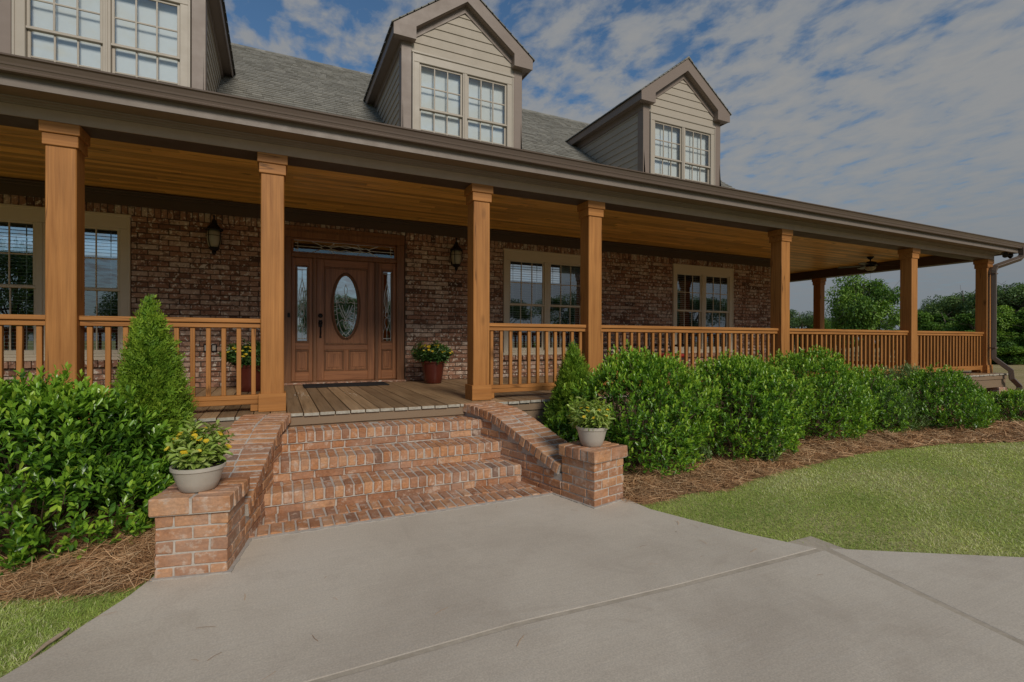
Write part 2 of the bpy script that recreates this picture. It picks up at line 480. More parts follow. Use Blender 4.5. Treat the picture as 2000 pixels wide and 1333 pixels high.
def concrete_mat():
    m, nt, b, out = mat('concrete')
    o = objco(nt)
    n0 = noise(nt, o, 0.55, 5, 0.6, 0.4); n1 = noise(nt, o, 2.6, 6, 0.65); n2 = noise(nt, o, 120, 3, 0.6)
    n3 = noise(nt, mapping(nt, o, (1.0, 9.0, 1.0)), 3.0, 4, 0.6)
    c = ramp(nt, n0, [(0.3, (0.48, 0.412, 0.332)), (0.5, (0.585, 0.512, 0.415)), (0.72, (0.635, 0.565, 0.470))])
    c = mix(nt, ramp(nt, n1, [(0.52, (0,) * 3), (0.78, (0.55,) * 3)]), c, (0.43, 0.36, 0.285))
    c = mix(nt, ramp(nt, n3, [(0.55, (0,) * 3), (0.8, (0.22,) * 3)]), c, (0.56, 0.53, 0.48))
    c = mix(nt, 0.8, c, ramp(nt, n2, [(0.3, (0.80,) * 3), (0.7, (1.12,) * 3)]), 'MULTIPLY')
    n6 = noise(nt, mapping(nt, o, (2.0, 260.0, 1.0)), 1.0, 2, 0.6); c = mix(nt, 0.5, c, ramp(nt, n6, [(0.3, (0.88,) * 3), (0.7, (1.06,) * 3)]), 'MULTIPLY')
    n7 = noise(nt, o, 1.3, 7, 0.75, 1.2); c = mix(nt, ramp(nt, n7, [(0.56, (0,) * 3), (0.64, (0.28,) * 3), (0.8, (0.4,) * 3)]), c, (0.40, 0.335, 0.265))
    vo = N(nt, 'ShaderNodeTexVoronoi'); sset(vo, Scale=3.2); nt.links.new(o, vo.inputs['Vector'])
    sp = ramp(nt, vo.outputs['Distance'], [(0.014, (0.75,) * 3), (0.026, (0,) * 3)])
    c = mix(nt, sp, c, (0.17, 0.12, 0.08))
    nt.links.new(c, b.inputs['Base Color'])
    nt.links.new(ramp(nt, n1, [(0.3, (0.62,) * 3), (0.7, (0.85,) * 3)]), b.inputs['Roughness'])
    b.inputs['Specular IOR Level'].default_value = 0.3
    bump(nt, b, math_(nt, 'ADD', n2, math_(nt, 'MULTIPLY', n1, 0.6)), 0.22, 0.004)
    return m
M['concrete'] = concrete_mat()
M['joint'] = rough_stone('sandy_joint', (0.39, 0.33, 0.25), (0.53, 0.455, 0.36), 18)
M['oldcon'] = rough_stone('mortar_smear', (0.36, 0.32, 0.28), (0.50, 0.46, 0.41), 25)
def lawn_mat():
    m, nt, b, out = mat('lawn_ground')
    o = objco(nt)
    n0 = noise(nt, o, 0.9, 5, 0.6); n1 = noise(nt, o, 45, 4, 0.7)
    near = ramp(nt, n0, [(0.3, (0.28, 0.33, 0.08)), (0.55, (0.38, 0.39, 0.13)), (0.75, (0.48, 0.42, 0.21))])
    sx = N(nt, 'ShaderNodeSeparateXYZ'); nt.links.new(o, sx.inputs[0])
    nf = noise(nt, mapping(nt, o, (0.25, 0.6, 1)), 1.0, 5, 0.6)
    far = ramp(nt, nf, [(0.3, (0.22, 0.205, 0.075)), (0.5, (0.36, 0.285, 0.13)), (0.7, (0.42, 0.33, 0.17))])
    d = math_(nt, 'ADD', sx.outputs[0], math_(nt, 'MULTIPLY', n0, 3.0))
    f = N(nt, 'ShaderNodeMapRange'); sset(f, From_Min=11.5, From_Max=16.5); nt.links.new(d, f.inputs[0])
    c = mix(nt, f.outputs[0], near, far)
    c = mix(nt, 0.7, c, ramp(nt, n1, [(0.25, (0.5,) * 3), (0.75, (1.25,) * 3)]), 'MULTIPLY')
    nt.links.new(c, b.inputs['Base Color']); sset(b, Roughness=0.9); b.inputs['Specular IOR Level'].default_value = 0.1
    bump(nt, b, n1, 0.8, 0.02)
    return m
M['lawn'] = lawn_mat()
M['mulch'] = rough_stone('mulch_ground', (0.14, 0.078, 0.04), (0.36, 0.21, 0.11), 35, 0.95, 0.9)

# ------------------------------------------------------------------ camera, light, sky
F_PX, YAW, PITCH, ROLL, EYE = 968.13, 0.4427, 0.0022, 0.0024, 0.7151
cd = bpy.data.cameras.new('camera'); cam = link(bpy.data.objects.new('camera', cd))
cd.sensor_width = 36.0; cd.sensor_fit = 'HORIZONTAL'; cd.lens = 36.0 * F_PX / 2000.0
cd.clip_start = 0.05; cd.clip_end = 3000
_f = Vector((math.sin(YAW), math.cos(YAW), 0)); _r = Vector((math.cos(YAW), -math.sin(YAW), 0)); _u = Vector((0, 0, 1))
fw = (_f * math.cos(PITCH) - _u * math.sin(PITCH)); up = (_u * math.cos(PITCH) + _f * math.sin(PITCH))
rt = _r
r2 = rt * math.cos(ROLL) + up * math.sin(ROLL); u2 = up * math.cos(ROLL) - rt * math.sin(ROLL)
cam.matrix_world = Matrix(((r2.x, u2.x, -fw.x, 0), (r2.y, u2.y, -fw.y, 0), (r2.z, u2.z, -fw.z, EYE), (0, 0, 0, 1)))
bpy.context.scene.camera = cam

SUN_EL, SUN_AZ = math.radians(33.5), math.radians(177)     # azimuth measured from +Y clockwise
sd = bpy.data.lights.new('sun', 'SUN'); sun = link(bpy.data.objects.new('sun', sd))
sd.energy = 3.05; sd.angle = math.radians(17); sd.color = (1.0, 0.93, 0.83)
sv = Vector((math.sin(SUN_AZ) * math.cos(SUN_EL), math.cos(SUN_AZ) * math.cos(SUN_EL), math.sin(SUN_EL)))
sun.rotation_euler = sv.to_track_quat('Z', 'Y').to_euler(); sun.location = sv * 60

w = bpy.data.worlds.new('World'); bpy.context.scene.world = w; w.use_nodes = True
nt = w.node_tree; nt.nodes.clear()
wo = N(nt, 'ShaderNodeOutputWorld'); bg = N(nt, 'ShaderNodeBackground'); nt.links.new(bg.outputs[0], wo.inputs[0])
sky = N(nt, 'ShaderNodeTexSky', sky_type='NISHITA', sun_disc=False)
sky.sun_elevation = SUN_EL; sky.sun_rotation = SUN_AZ; sky.air_density = 1.0; sky.dust_density = 0.4; sky.ozone_density = 2.0
tc = N(nt, 'ShaderNodeTexCoord').outputs['Generated']
sx = N(nt, 'ShaderNodeSeparateXYZ'); nt.links.new(tc, sx.inputs[0])
zz = math_(nt, 'ADD', math_(nt, 'MAXIMUM', sx.outputs[2], 0.0), 0.06)
cx = N(nt, 'ShaderNodeCombineXYZ')
nt.links.new(math_(nt, 'DIVIDE', sx.outputs[0], zz), cx.inputs[0]); nt.links.new(math_(nt, 'DIVIDE', sx.outputs[1], zz), cx.inputs[1])
pv = cx.outputs[0]
big = noise(nt, mapping(nt, pv, (0.75, 0.45, 1)), 1.0, 3, 0.5, 0.3)
rip = noise(nt, mapping(nt, pv, (6.6, 4.9, 1)), 1.15, 7, 0.58, 0.2)
fin = noise(nt, mapping(nt, pv, (15.0, 10.0, 1)), 1.2, 5, 0.6)
# more cover to the east and towards the horizon
px = N(nt, 'ShaderNodeMapRange'); sset(px, From_Min=-0.4, From_Max=2.6, To_Min=-0.050, To_Max=0.135); nt.links.new(math_(nt, 'DIVIDE', sx.outputs[0], zz), px.inputs[0])
cov = math_(nt, 'ADD', math_(nt, 'ADD', math_(nt, 'MULTIPLY', rip, 0.62), math_(nt, 'MULTIPLY', big, 0.30)), math_(nt, 'ADD', math_(nt, 'MULTIPLY', fin, 0.13), px.outputs[0]))
mask = ramp(nt, cov, [(0.468, (0.0,) * 3), (0.525, (0.45,) * 3), (0.582, (0.85,) * 3), (0.67, (0.97,) * 3)])
hz = ramp(nt, sx.outputs[2], [(0.0, (0.93,) * 3), (0.10, (0.7,) * 3), (0.26, (0.10,) * 3), (0.4, (0,) * 3)])
ctone = ramp(nt, math_(nt, 'ADD', math_(nt, 'MULTIPLY', rip, 0.6), math_(nt, 'MULTIPLY', big, 0.4)), [(0.35, (0.84, 0.92, 1.0)), (0.58, (1.02, 1.03, 1.03)), (0.8, (0.88, 0.92, 0.97))])
SKY = 0.115
CL = 0.37 / SKY
cc = N(nt, 'ShaderNodeVectorMath', operation='SCALE'); nt.links.new(ctone, cc.inputs[0]); cc.inputs['Scale'].default_value = CL
hcol = N(nt, 'ShaderNodeVectorMath', operation='SCALE'); hcol.inputs[0].default_value = (0.78, 0.90, 1.02); hcol.inputs['Scale'].default_value = CL * 0.80
sk = N(nt, 'ShaderNodeVectorMath', operation='MULTIPLY'); nt.links.new(sky.outputs[0], sk.inputs[0]); sk.inputs[1].default_value = (0.66, 0.86, 0.95)
c = mix(nt, mask, sk.outputs[0], cc.outputs[0])
c = mix(nt, hz, c, hcol.outputs[0])
nt.links.new(c, bg.inputs[0]); bg.inputs[1].default_value = SKY
vs_ = bpy.context.scene.view_settings
vs_.view_transform = 'Standard'; vs_.look = 'None'; vs_.exposure = -0.39; vs_.gamma = 1.0; vs_.use_curve_mapping = False
cy = bpy.context.scene.cycles
cy.max_bounces = 8; cy.diffuse_bounces = 4; cy.glossy_bounces = 3; cy.transparent_max_bounces = 12; cy.transmission_bounces = 4
cy.caustics_reflective = False; cy.caustics_refractive = False
try:
    cy.use_denoising = True
except Exception: pass

# ------------------------------------------------------------------ the house
WALL = 8.54; XE = 11.40; XW = -8.0; DECK_E = 5.23; PF = 5.46; PW = 0.209; PX7 = 14.432
house = empty('brick_house', (0, 0, 0), 0, 'brick house with three gabled dormers and a wraparound cedar porch', 'house')

OPEN = [(0.08, 2.0, -0.2, 2.512), (-3.745, -1.85, 0.43, 2.44), (3.87, 5.76, 0.43, 2.44), (8.058, 9.952, 0.43, 2.44)]
SILLS = [(-3.80, -1.79), (3.81, 5.82), (8.0, 10.01)]

def brick_courses(mb, x0, x1, z0, n, y, openings, L=0.254, H=0.0762, dep=0.05, M_=None):
    j = 0.0125
    for k in range(n):
        za, zb = z0 + k * H + j / 2, z0 + (k + 1) * H - j / 2
        zc = (za + zb) / 2
        x = x0 - L + (0.5 * L if k % 2 else 0.0) + random.uniform(-.01, .01)
        while x < x1:
            a, b_ = x, x + L - j
            x += L
            segs = [(max(a, x0), min(b_, x1))]
            for (ox0, ox1, oz0, oz1) in openings:
                if zb > oz0 and za < oz1:
                    ns = []
                    for (p, q) in segs:
                        if q <= ox0 or p >= ox1: ns.append((p, q)); continue
                        if p < ox0 - 0.02: ns.append((p, ox0 - 0.008))
                        if q > ox1 + 0.02: ns.append((ox1 + 0.008, q))
                    segs = ns
            for (p, q) in segs:
                if q - p < 0.025: continue
                o = random.uniform(-0.004, 0.005)
                mb.box(p + random.uniform(-.002, .002), q + random.uniform(-.002, .002), y + o, y + dep, za + random.uniform(-.0025, .0025), zb + random.uniform(-.0025, .0025), 0.006, None, 0, M_, 0.002)

mb = MB()
sill_open = [(a, b_, 0.325, 0.44) for a, b_ in SILLS]
brick_courses(mb, -6.6, XE, 0.0, 32, WALL, OPEN + sill_open)
x = -6.6                                               # soldier row under the frieze
while x < XE - 0.05:
    if not (x > -0.0 and x < 1.93 and False):
        mb.box(x, x + 0.066, WALL + random.uniform(-.004, .004), WALL + .05, 2.518 if 0.02 < x < 2.0 else 2.444, 2.60, 0.006, None, 0, None, 0.002)
    x += 0.0762
for a, b_ in SILLS:                                    # rowlock sills under the windows
    x = a
    while x < b_ - 0.03:
        mb.box(x, min(x + 0.066, b_), WALL - 0.03 + random.uniform(-.004, .004), WALL + .05, 0.332, 0.425, 0.006, random.uniform(.2, .6), 0, None, 0.002)
        x += 0.0762
# mortar bed behind the bricks, with the openings left free
def sheet(mb, x0, x1, z0, z1, y, openings, mat_=1, th=0.12):
    xs = sorted({x0, x1, *[o[0] for o in openings], *[o[1] for o in openings]})
    zs = sorted({z0, z1, *[max(z0, o[2]) for o in openings], *[o[3] for o in openings]})
    for i in range(len(xs) - 1):
        for k in range(len(zs) - 1):
            cx_, cz_ = (xs[i] + xs[i + 1]) / 2, (zs[k] + zs[k + 1]) / 2
            if any(o[0] < cx_ < o[1] and o[2] < cz_ < o[3] for o in openings): continue
            mb.box(xs[i], xs[i + 1], y, y + th, zs[k], zs[k + 1], 0, 0.5, mat_)
sheet(mb, XW, XE, -0.30, 3.2, WALL + 0.014, OPEN)
mb.build('brick_wall', [M['wallbrick'], M['wallmortar']], house)
mb = MB()                                              # right side wall, seen end on
Ms = Matrix.Translation((XE, WALL, 0)) @ Matrix.Rotation(PI / 2, 4, 'Z')
brick_courses(mb, 0.06, 4.0, 0.0, 34, -0.004, [], M_=Ms)
mb.box(XE - 0.13, XE - 0.008, WALL + .131, 18.9, -0.3, 3.2, 0, .5, 1)
mb.build('brick_side_wall', [M['wallbrick'], M['wallmortar']], house)
mb = MB(); mb.box(XW, XW + .1, WALL + .131, 18.9, -.3, 3.2); mb.box(XW, XE, 18.9, 19.0, -.3, 3.2); mb.box(XW + .1, XE - .14, WALL + .14, 18.9, -.12, -.06)
mb.build('rear_wall', M['dark'], house)

# frieze board and crown where the porch ceiling meets the brick
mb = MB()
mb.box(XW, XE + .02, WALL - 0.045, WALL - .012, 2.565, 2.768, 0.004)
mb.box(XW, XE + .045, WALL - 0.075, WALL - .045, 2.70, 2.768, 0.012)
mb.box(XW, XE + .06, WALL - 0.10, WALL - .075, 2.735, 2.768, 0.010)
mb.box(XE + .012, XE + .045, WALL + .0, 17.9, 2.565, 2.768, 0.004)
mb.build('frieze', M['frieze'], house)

# ------------------------------------------------------------------ windows
def window(parent, name, x0, x1, z0, z1, y, meet, head, side, mull, sash_z1, glass, shade, deep, lower_row=True):
    """a double unit: casing, four sashes, four panes and the blinds; y is the casing face"""
    wn = empty(name); wn.parent = parent
    cas = MB()
    cas.box(x0, x1, y, y + .10, z1 - head, z1, 0.006)
    cas.box(x0 - .012, x1 + .012, y - .018, y + .02, z1 - .035, z1 + .004, 0.006)
    cas.box(x0, x0 + side, y, y + .10, z0, z1 - head - .001, 0.006)
    cas.box(x1 - side, x1, y, y + .10, z0, z1 - head - .001, 0.006)
    xm = (x0 + x1) / 2
    cas.box(xm - mull / 2, xm + mull / 2, y + .004, y + .10, z0 + .08, z1 - head - .001, 0.005)
    cas.box(xm - .012, xm + .012, y - .004, y + .0035, z0 + .08, z1 - head - .001, 0.003)
    cas.box(x0 - .02, x1 + .02, y - .03, y + .10, z0 - .006, z0 + .045, 0.006)
    cas.box(x0 + side + .001, x1 - side - .001, y + .01, y + .10, z0 + .046, z0 + .08, 0.004)
    cas.box(x0 + .0, x0 + .028, y - .012, y - .0005, z0 + .046, z1 - .036, 0.004)
    cas.box(x1 - .028, x1 - .0, y - .012, y - .0005, z0 + .046, z1 - .036, 0.004)
    cm = M['cream'] if shade else M['cream_lifted']
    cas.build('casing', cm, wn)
    for (a, b_) in ((x0 + side, xm - mull / 2), (xm + mull / 2, x1 - side)):
        for up_ in (0, 1):
            s = MB(); st = 0.036; bar = 0.021 if shade else 0.016
            ys = y + (.030 if up_ else .056)
            za, zb = (meet, sash_z1) if up_ else (z0 + .08, meet + .035)
            bot = .045 if up_ else .055
            top = .035 if up_ else .034
            s.box(a + .002, a + st, ys, ys + .024, za, zb, .004); s.box(b_ - st, b_ - .002, ys, ys + .024, za, zb, .004)
            s.box(a + st, b_ - st, ys + .0005, ys + .0235, za, za + bot, .004); s.box(a + st, b_ - st, ys + .0005, ys + .0235, zb - top, zb, .004)
            if up_: s.box(a - .004, b_ + .004, ys - .012, ys - .0005, za + .002, za + .034, .005)
            gx0, gx1, gz0, gz1 = a + st, b_ - st, za + bot, zb - top
            for i in (1, 2):
                xx = gx0 + (gx1 - gx0) * i / 3
                s.box(xx - bar / 2, xx + bar / 2, ys + .001, ys + .022, gz0, gz1, .003)
            zz_ = (gz0 + gz1) / 2
            s.box(gx0, gx1, ys + .002, ys + .021, zz_ - bar / 2, zz_ + bar / 2, .003)
            s.build('upper_sash' if up_ else 'lower_sash', cm, wn)
            g = MB(); yg = ys + .013
            tilt = random.uniform(-.0012, .0012)
            g.add([Vector((gx0, yg + tilt, gz0)), Vector((gx1, yg - tilt, gz0)), Vector((gx1, yg - tilt, gz1)), Vector((gx0, yg + tilt, gz1))], [[0, 1, 2, 3]])
            g.build('pane', glass, wn)
        bl = MB()
        if shade:
            bl.box(a - .03, b_ + .03, y + .135, y + .14, z0 + .03, sash_z1 + .08)
            bl.build('roller_shade', M['shade'], wn)
        else:
            z = z0 + .10
            while z < sash_z1 + .02:
                Mr = Matrix.Translation(((a + b_) / 2, y + .135, z)) @ Matrix.Rotation(math.radians(-3), 4, 'X')
                bl.box(-(b_ - a) / 2 + .01, (b_ - a) / 2 - .01, -.013, .013, -.0022, .0022, 0, None, 0, Mr)
                z += .046
            for t in (.16, .84):
                xx = a + (b_ - a) * t
                bl.box(xx - .006, xx + .006, y + .108, y + .1095, z0 + .09, sash_z1 + .03)
            bl.box(a + .01, b_ - .01, y + .11, y + .165, sash_z1 - .035, sash_z1 + .03, .004)
            bl.build('blind', M['blind'], wn)
    return wn
for (a, b_, c_, d_) in OPEN[1:]:
    window(house, 'window', a, b_, c_, d_, WALL - .012, 1.375, 0.195, 0.118, 0.118, 2.252, M['glass'], False, .1)

# ------------------------------------------------------------------ entrance
YD = WALL - .02
fr = MB()
for (a, b_) in ((.08, .205), (1.853, 1.985)):
    fr.box(a, b_, YD, WALL + .12, -.001, 2.33, .006)
    fr.box(a + (.03 if a < 1 else .0), a + (.04 if a < 1 else .02), YD - .008, YD - .0005, 0.0, 2.33, .003)
fr.box(.0801, 1.9849, YD - .004, WALL + .12, 2.3302, 2.512, .006)
fr.box(.13, 1.93, YD - .014, YD - .0045, 2.42, 2.455, .004)
fr.box(.2052, 1.8528, YD + .02, WALL + .12, 2.02, 2.085, .006)
for a in (.520, 1.494):
    fr.box(a, a + .055, YD + .015, WALL + .12, 0.0, 2.0198, .006)
fr.box(.2052, 1.8528, YD + .05, WALL + .13, -.01, .045, .004)
fr.build('door_frame', M['doorframe'], house)
th = MB(); th.box(.06, 2.0, WALL - .10, YD - .001, .001, .03, .006, .4); th.build('threshold', M['wallbrick'], house)

def raised(mb, x0, x1, z0, z1, y, mat_=0):
    """a moulded frame with a raised field"""
    w_ = .028
    mb.box(x0, x1, y - .010, y + .003, z1 - w_, z1, .008, .5, mat_); mb.box(x0, x1, y - .010, y + .003, z0, z0 + w_, .008, .5, mat_)
    mb.box(x0, x0 + w_, y - .0098, y + .003, z0 + w_, z1 - w_, .008, .5, mat_); mb.box(x1 - w_, x1, y - .0098, y + .003, z0 + w_, z1 - w_, .008, .5, mat_)

def came(mb, pts, r=.006):
    mb.tube(pts, r, 5)

door = empty('front_door'); door.parent = house
DY = WALL + .045                                       # door leaf face
d = MB()
cxo, czo, ax_, az_ = 1.028, 1.262, .195, .515            # oval light
# leaf face with an oval hole: built as a ring of quads from oval to rectangle
n = 64
fx0, fx1, fz0, fz1 = .69, 1.378, .63, 1.90
ov = []; rc = []
for k in range(n):
    a = 2 * PI * k / n
    ca, sa = math.cos(a), math.sin(a)
    ov.append(Vector((cxo + ax_ * ca, DY, czo + az_ * sa)))
    t = min((fx1 - cxo if ca > 0 else cxo - fx0) / max(abs(ca), 1e-6), (fz1 - czo if sa > 0 else czo - fz0) / max(abs(sa), 1e-6))
    rc.append(Vector((cxo + t * ca, DY, czo + t * sa)))
d.add(ov + rc, [[k, (k + 1) % n, n + (k + 1) % n, n + k][::-1] for k in range(n)], .5, 0)
cs = [Vector((fx1, DY, fz1)), Vector((fx0, DY, fz1)), Vector((fx0, DY, fz0)), Vector((fx1, DY, fz0))]
for ci, (sx_, sz_) in enumerate(((1, 1), (-1, 1), (-1, -1), (1, -1))):
    best = None
    for k in range(n):
        p, q = rc[k], rc[(k + 1) % n]
        if (abs(p.x - cs[ci].x) < 1e-5) != (abs(q.x - cs[ci].x) < 1e-5) or True:
            onx = lambda v: abs(v.x - cs[ci].x) < 1e-5; onz = lambda v: abs(v.z - cs[ci].z) < 1e-5
            if (onx(p) and onz(q) and not onx(q)) or (onz(p) and onx(q) and not onz(q)):
                best = (p, q)
    if best: d.add([best[0], best[1], cs[ci]], [[0, 2, 1]], .5, 0)
# stiles and rails stand a little proud of the panel field
d.box(.577, .69, DY - .012, DY + .04, .047, 2.018, .004, .3, 0); d.box(1.378, 1.492, DY - .012, DY + .04, .047, 2.018, .004, .4, 0)
d.box(.6902, 1.3778, DY - .0118, DY + .04, 1.90, 2.018, .004, .5, 1); d.box(.6902, 1.3778, DY - .0118, DY + .04, .547, .63, .004, .5, 1)
d.box(.6902, 1.3778, DY - .0118, DY + .04, .047, .20, .004, .6, 1)
d.box(.999, 1.071, DY - .0118, DY + .04, .2002, .5468, .004, .6, 0)
for (a, b_) in ((.6902, .9988), (1.0712, 1.3778)):
    d.box(a, b_, DY, DY + .03, .2002, .5468, 0, .45, 0)
    raised(d, a, b_, .2003, .5467, DY - .006, 2)
    d.box(a + .06, b_ - .06, DY - .008, DY - .0005, .262, .486, .012, .55, 0)
raised(d, .6903, 1.3777, .6303, 1.8997, DY - .006, 2)
d.build('leaf', [M['door_z'], M['door_x'], M['doorframe']], door)
o = MB(); pts = [(cxo + (ax_ + .006) * math.cos(2 * PI * k / 72), DY - .006, czo + (az_ + .006) * math.sin(2 * PI * k / 72)) for k in range(72)]
o.tube(pts, .017, 8, .3, 0, True); o.tube([(cxo + (x_[0] - cxo) * 1.14, DY - .002, czo + (x_[2] - czo) * 1.055) for x_ in pts], .008, 6, .3, 0, True)
o.build('oval_moulding', M['doorframe'], door, True)
g = MB(); g.add([Vector((cxo + ax_ * math.cos(2 * PI * k / n), DY + .012, czo + az_ * math.sin(2 * PI * k / n))) for k in range(n)], [list(range(n))])
g.build('oval_glass', M['leadglass'], door)
l = MB(); yl = DY + .008
def oy(u, v): return (cxo + u * ax_, yl, czo + v * az_)
for s in (-1, 1):
    came(l, [oy(s * .72, .18), oy(s * .72, -.2), oy(s * .60, -.5), oy(s * .36, -.78), oy(0, -.93)])
    for v in (.12, 0, -.12, -.26, -.42): came(l, [oy(s * .72, v), oy(s * (1 - .5 * v * v) * .98, v - .02)], .005)
    came(l, [oy(s * .60, -.5), oy(s * .72, -.62)]); came(l, [oy(s * .2, -.86), oy(s * .28, -.93)])
    came(l, [oy(s * .66, .10), oy(s * .42, .14), oy(s * .14, .10), oy(s * .10, .13), oy(s * .12, .24), oy(s * .36, .26), oy(s * .60, .22), oy(s * .66, .10)])
    came(l, [oy(s * .56, .05), oy(s * .1, -.38), oy(-s * .02, -.48)], .008)
    came(l, [oy(s * .3, .04), oy(s * .18, -.14), oy(0, -.28)])
    came(l, [oy(s * .72, -.22), oy(s * .45, -.20), oy(s * .25, -.36)]); came(l, [oy(s * .5, -.5), oy(s * .3, -.42), oy(s * .1, -.46)])
    came(l, [oy(0, -.46), oy(s * .2, -.50), oy(s * .14, -.60), oy(0, -.74)], .007)
    came(l, [oy(0, .34), oy(s * .22, .18)], .005); came(l, [oy(0, .70), oy(s * .13, .56), oy(s * .10, .42), oy(0, .34)], .0045)
    came(l, [oy(0, -.25), oy(s * .1, -.36), oy(0, -.38)])
l.build('leading', M['lead'], door)
h = MB(); yk = DY - .012
h.lathe([(.036, 0), (.036, .012), (.022, .022), (0, .024)], (.634, yk, 1.10), 20, .5, 0, Matrix.Rotation(PI / 2, 3, 'X'))
h.box(.606, .662, yk - .010, yk, .915, 1.03, .012); h.lathe([(.034, 0), (.030, .03), (.012, .045)], (.634, yk - .01, .985), 18, .5, 0, Matrix.Rotation(PI / 2, 3, 'X'))
h.tube([(.634, yk - .008, .93), (.634, yk - .05, .90), (.634, yk - .06, .84), (.634, yk - .05, .78), (.634, yk - .006, .755)], [.010, .010, .012, .010, .010], 8)
h.lathe([(.018, 0), (.018, .01), (0, .012)], (.634, yk, .755), 14, .5, 0, Matrix.Rotation(PI / 2, 3, 'X'))
h.build('handle', M['bronze'], door, 'auto')

def sidelight(x0, x1):
    s = empty('sidelight'); s.parent = house
    q = MB(); y = WALL + .05
    q.box(x0, x0 + .055, y - .012, y + .03, .047, 2.018, .004, .4, 0); q.box(x1 - .055, x1, y - .012, y + .03, .047, 2.018, .004, .5, 0)
    a, b_ = x0 + .0552, x1 - .0552
    q.box(a, b_, y - .0118, y + .03, 1.90, 2.018, .004, .5, 1); q.box(a, b_, y - .0118, y + .03, .555, .665, .004, .5, 1)
    q.box(a, b_, y - .0118, y + .03, .047, .20, .004, .6, 1); q.box(a, b_, y, y + .03, .2002, .5548, 0, .4, 0)
    raised(q, a, b_, .2003, .5547, y - .006, 2); q.box(a + .05, b_ - .05, y - .008, y - .0005, .255, .50, .012, .5, 0)
    raised(q, a, b_, .6653, 1.8997, y - .006, 2)
    q.build('sash', [M['door_z'], M['door_x'], M['doorframe']], s)
    g = MB(); g.add([Vector((a, y + .012, .665)), Vector((b_, y + .012, .665)), Vector((b_, y + .012, 1.90)), Vector((a, y + .012, 1.90))], [[0, 1, 2, 3]])
    g.build('glass', M['leadglass'], s)
    l = MB(); xm = (a + b_) / 2; hw = (b_ - a) / 2 - .03; yl = y + .007
    P = lambda u, z: (xm + u * hw, yl, z)
    for t in (-1, 1):
        came(l, [P(t * 1, .82), P(t * .45, .95), P(0, .86)]); came(l, [P(0, .86), P(t * .6, .99), P(t * .45, 1.07), P(0, 1.09)])
        came(l, [P(0, 1.09), P(t * .5, 1.12), P(t * .2, 1.2), P(t * .7, 1.36), P(t * .55, 1.5), P(0, 1.68)])
        came(l, [P(t * 1, 1.16), P(t * .55, 1.24), P(t * .3, 1.10)]); came(l, [P(t * .1, 1.18), P(t * .3, 1.42), P(0, 1.55)])
        came(l, [P(t * .98, .70), P(t * .98, 1.86)], .004)
    came(l, [P(0, .70), P(0, .86)], .004); came(l, [P(-1, .73), P(1, .73)], .007); came(l, [P(-1, 1.83), P(1, 1.83)], .004); came(l, [P(0, 1.68), P(0, 1.83)], .004)
    l.build('leading', M['lead'], s)
sidelight(.2062, .5188); sidelight(1.5502, 1.8518)
tr = empty('transom'); tr.parent = house
q = MB(); y = WALL + .05
q.box(.2062, 1.8518, y - .012, y + .03, 2.298, 2.329, .004, .5, 0); q.box(.2062, 1.8518, y - .012, y + .03, 2.0852, 2.115, .004, .5, 0)
q.box(.2062, .235, y - .0118, y + .03, 2.1152, 2.2978, .004, .5, 0); q.box(1.823, 1.8518, y - .0118, y + .03, 2.1152, 2.2978, .004, .5, 0)
q.build('sash', M['door_x'], tr)
g = MB(); g.add([Vector((.235, y + .012, 2.115)), Vector((1.823, y + .012, 2.115)), Vector((1.823, y + .012, 2.298)), Vector((.235, y + .012, 2.298))], [[0, 1, 2, 3]])
g.build('glass', M['leadglass'], tr)
l = MB(); yl = y + .007; xm, zm = 1.029, 2.206
P = lambda u, v: (xm + u, yl, zm + v)
for t in (-1, 1):
    came(l, [P(t * .78, 0), P(t * .40, 0)]); came(l, [P(t * .40, 0), P(t * .33, .035), P(t * .26, .02), P(t * .22, 0), P(t * .26, -.02), P(t * .33, -.035), P(t * .40, 0)])
    for s in (-1, 1):
        came(l, [P(t * .52, s * .085), P(t * .36, s * .02)]); came(l, [P(t * .18, s * .085), P(t * .24, s * .03)])
        came(l, [P(t * .28, s * .03), P(t * .12, s * .045), P(0, s * .02)]); came(l, [P(t * .24, s * .012), P(0, s * .06)], .005)
        came(l, [P(t * .77, s * .05), P(t * .73, s * .05)], .008)
    came(l, [P(t * .73, -.08), P(t * .73, .08)], .004)
l.build('leading', M['lead'], tr)
bell = MB(); bell.box(.148, .182, YD - .018, YD - .0005, 1.06, 1.13, .006); bell.build('doorbell', M['bronze'], house)

# ------------------------------------------------------------------ porch floor, posts, ceiling
mb = MB()
x = -6.5
while x < PX7 + .30:
    w_ = .139
    y1 = WALL - .003 if x < XE + .0 else 17.5
    e = DECK_E + random.uniform(-.006, .008)
    dz = random.uniform(-.003, .002)
    r = random.random()
    mb.box(x, x + w_, e + .004, y1, -.032 + dz, dz, .004, r, 0)
    mb.box(x + .002, x + w_ - .002, e, e + .0038, -.030 + dz, -.002 + dz, 0, r, 1)
    x += w_ + .0075
mb.build('porch_deck', [M['deckw'], M['deckend']], house)
mb = MB()
mb.box(-6.5, PX7 + .27, DECK_E + .024, DECK_E + .06, -.122, -.034, .003); mb.box(-6.5, PX7 + .26, DECK_E + .045, DECK_E + .085, -.30, -.1225, .003)
mb.box(PX7 + .245, PX7 + .28, DECK_E + .0605, 17.4, -.122, -.034, .003); mb.box(PX7 + .225, PX7 + .262, DECK_E + .0855, 17.4, -.30, -.1225, .003)
mb.build('deck_fascia', M['deckpaint'], house)
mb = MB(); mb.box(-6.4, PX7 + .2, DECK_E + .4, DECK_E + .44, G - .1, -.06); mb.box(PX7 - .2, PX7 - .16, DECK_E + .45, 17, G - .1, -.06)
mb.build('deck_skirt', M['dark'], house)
pier = MB()
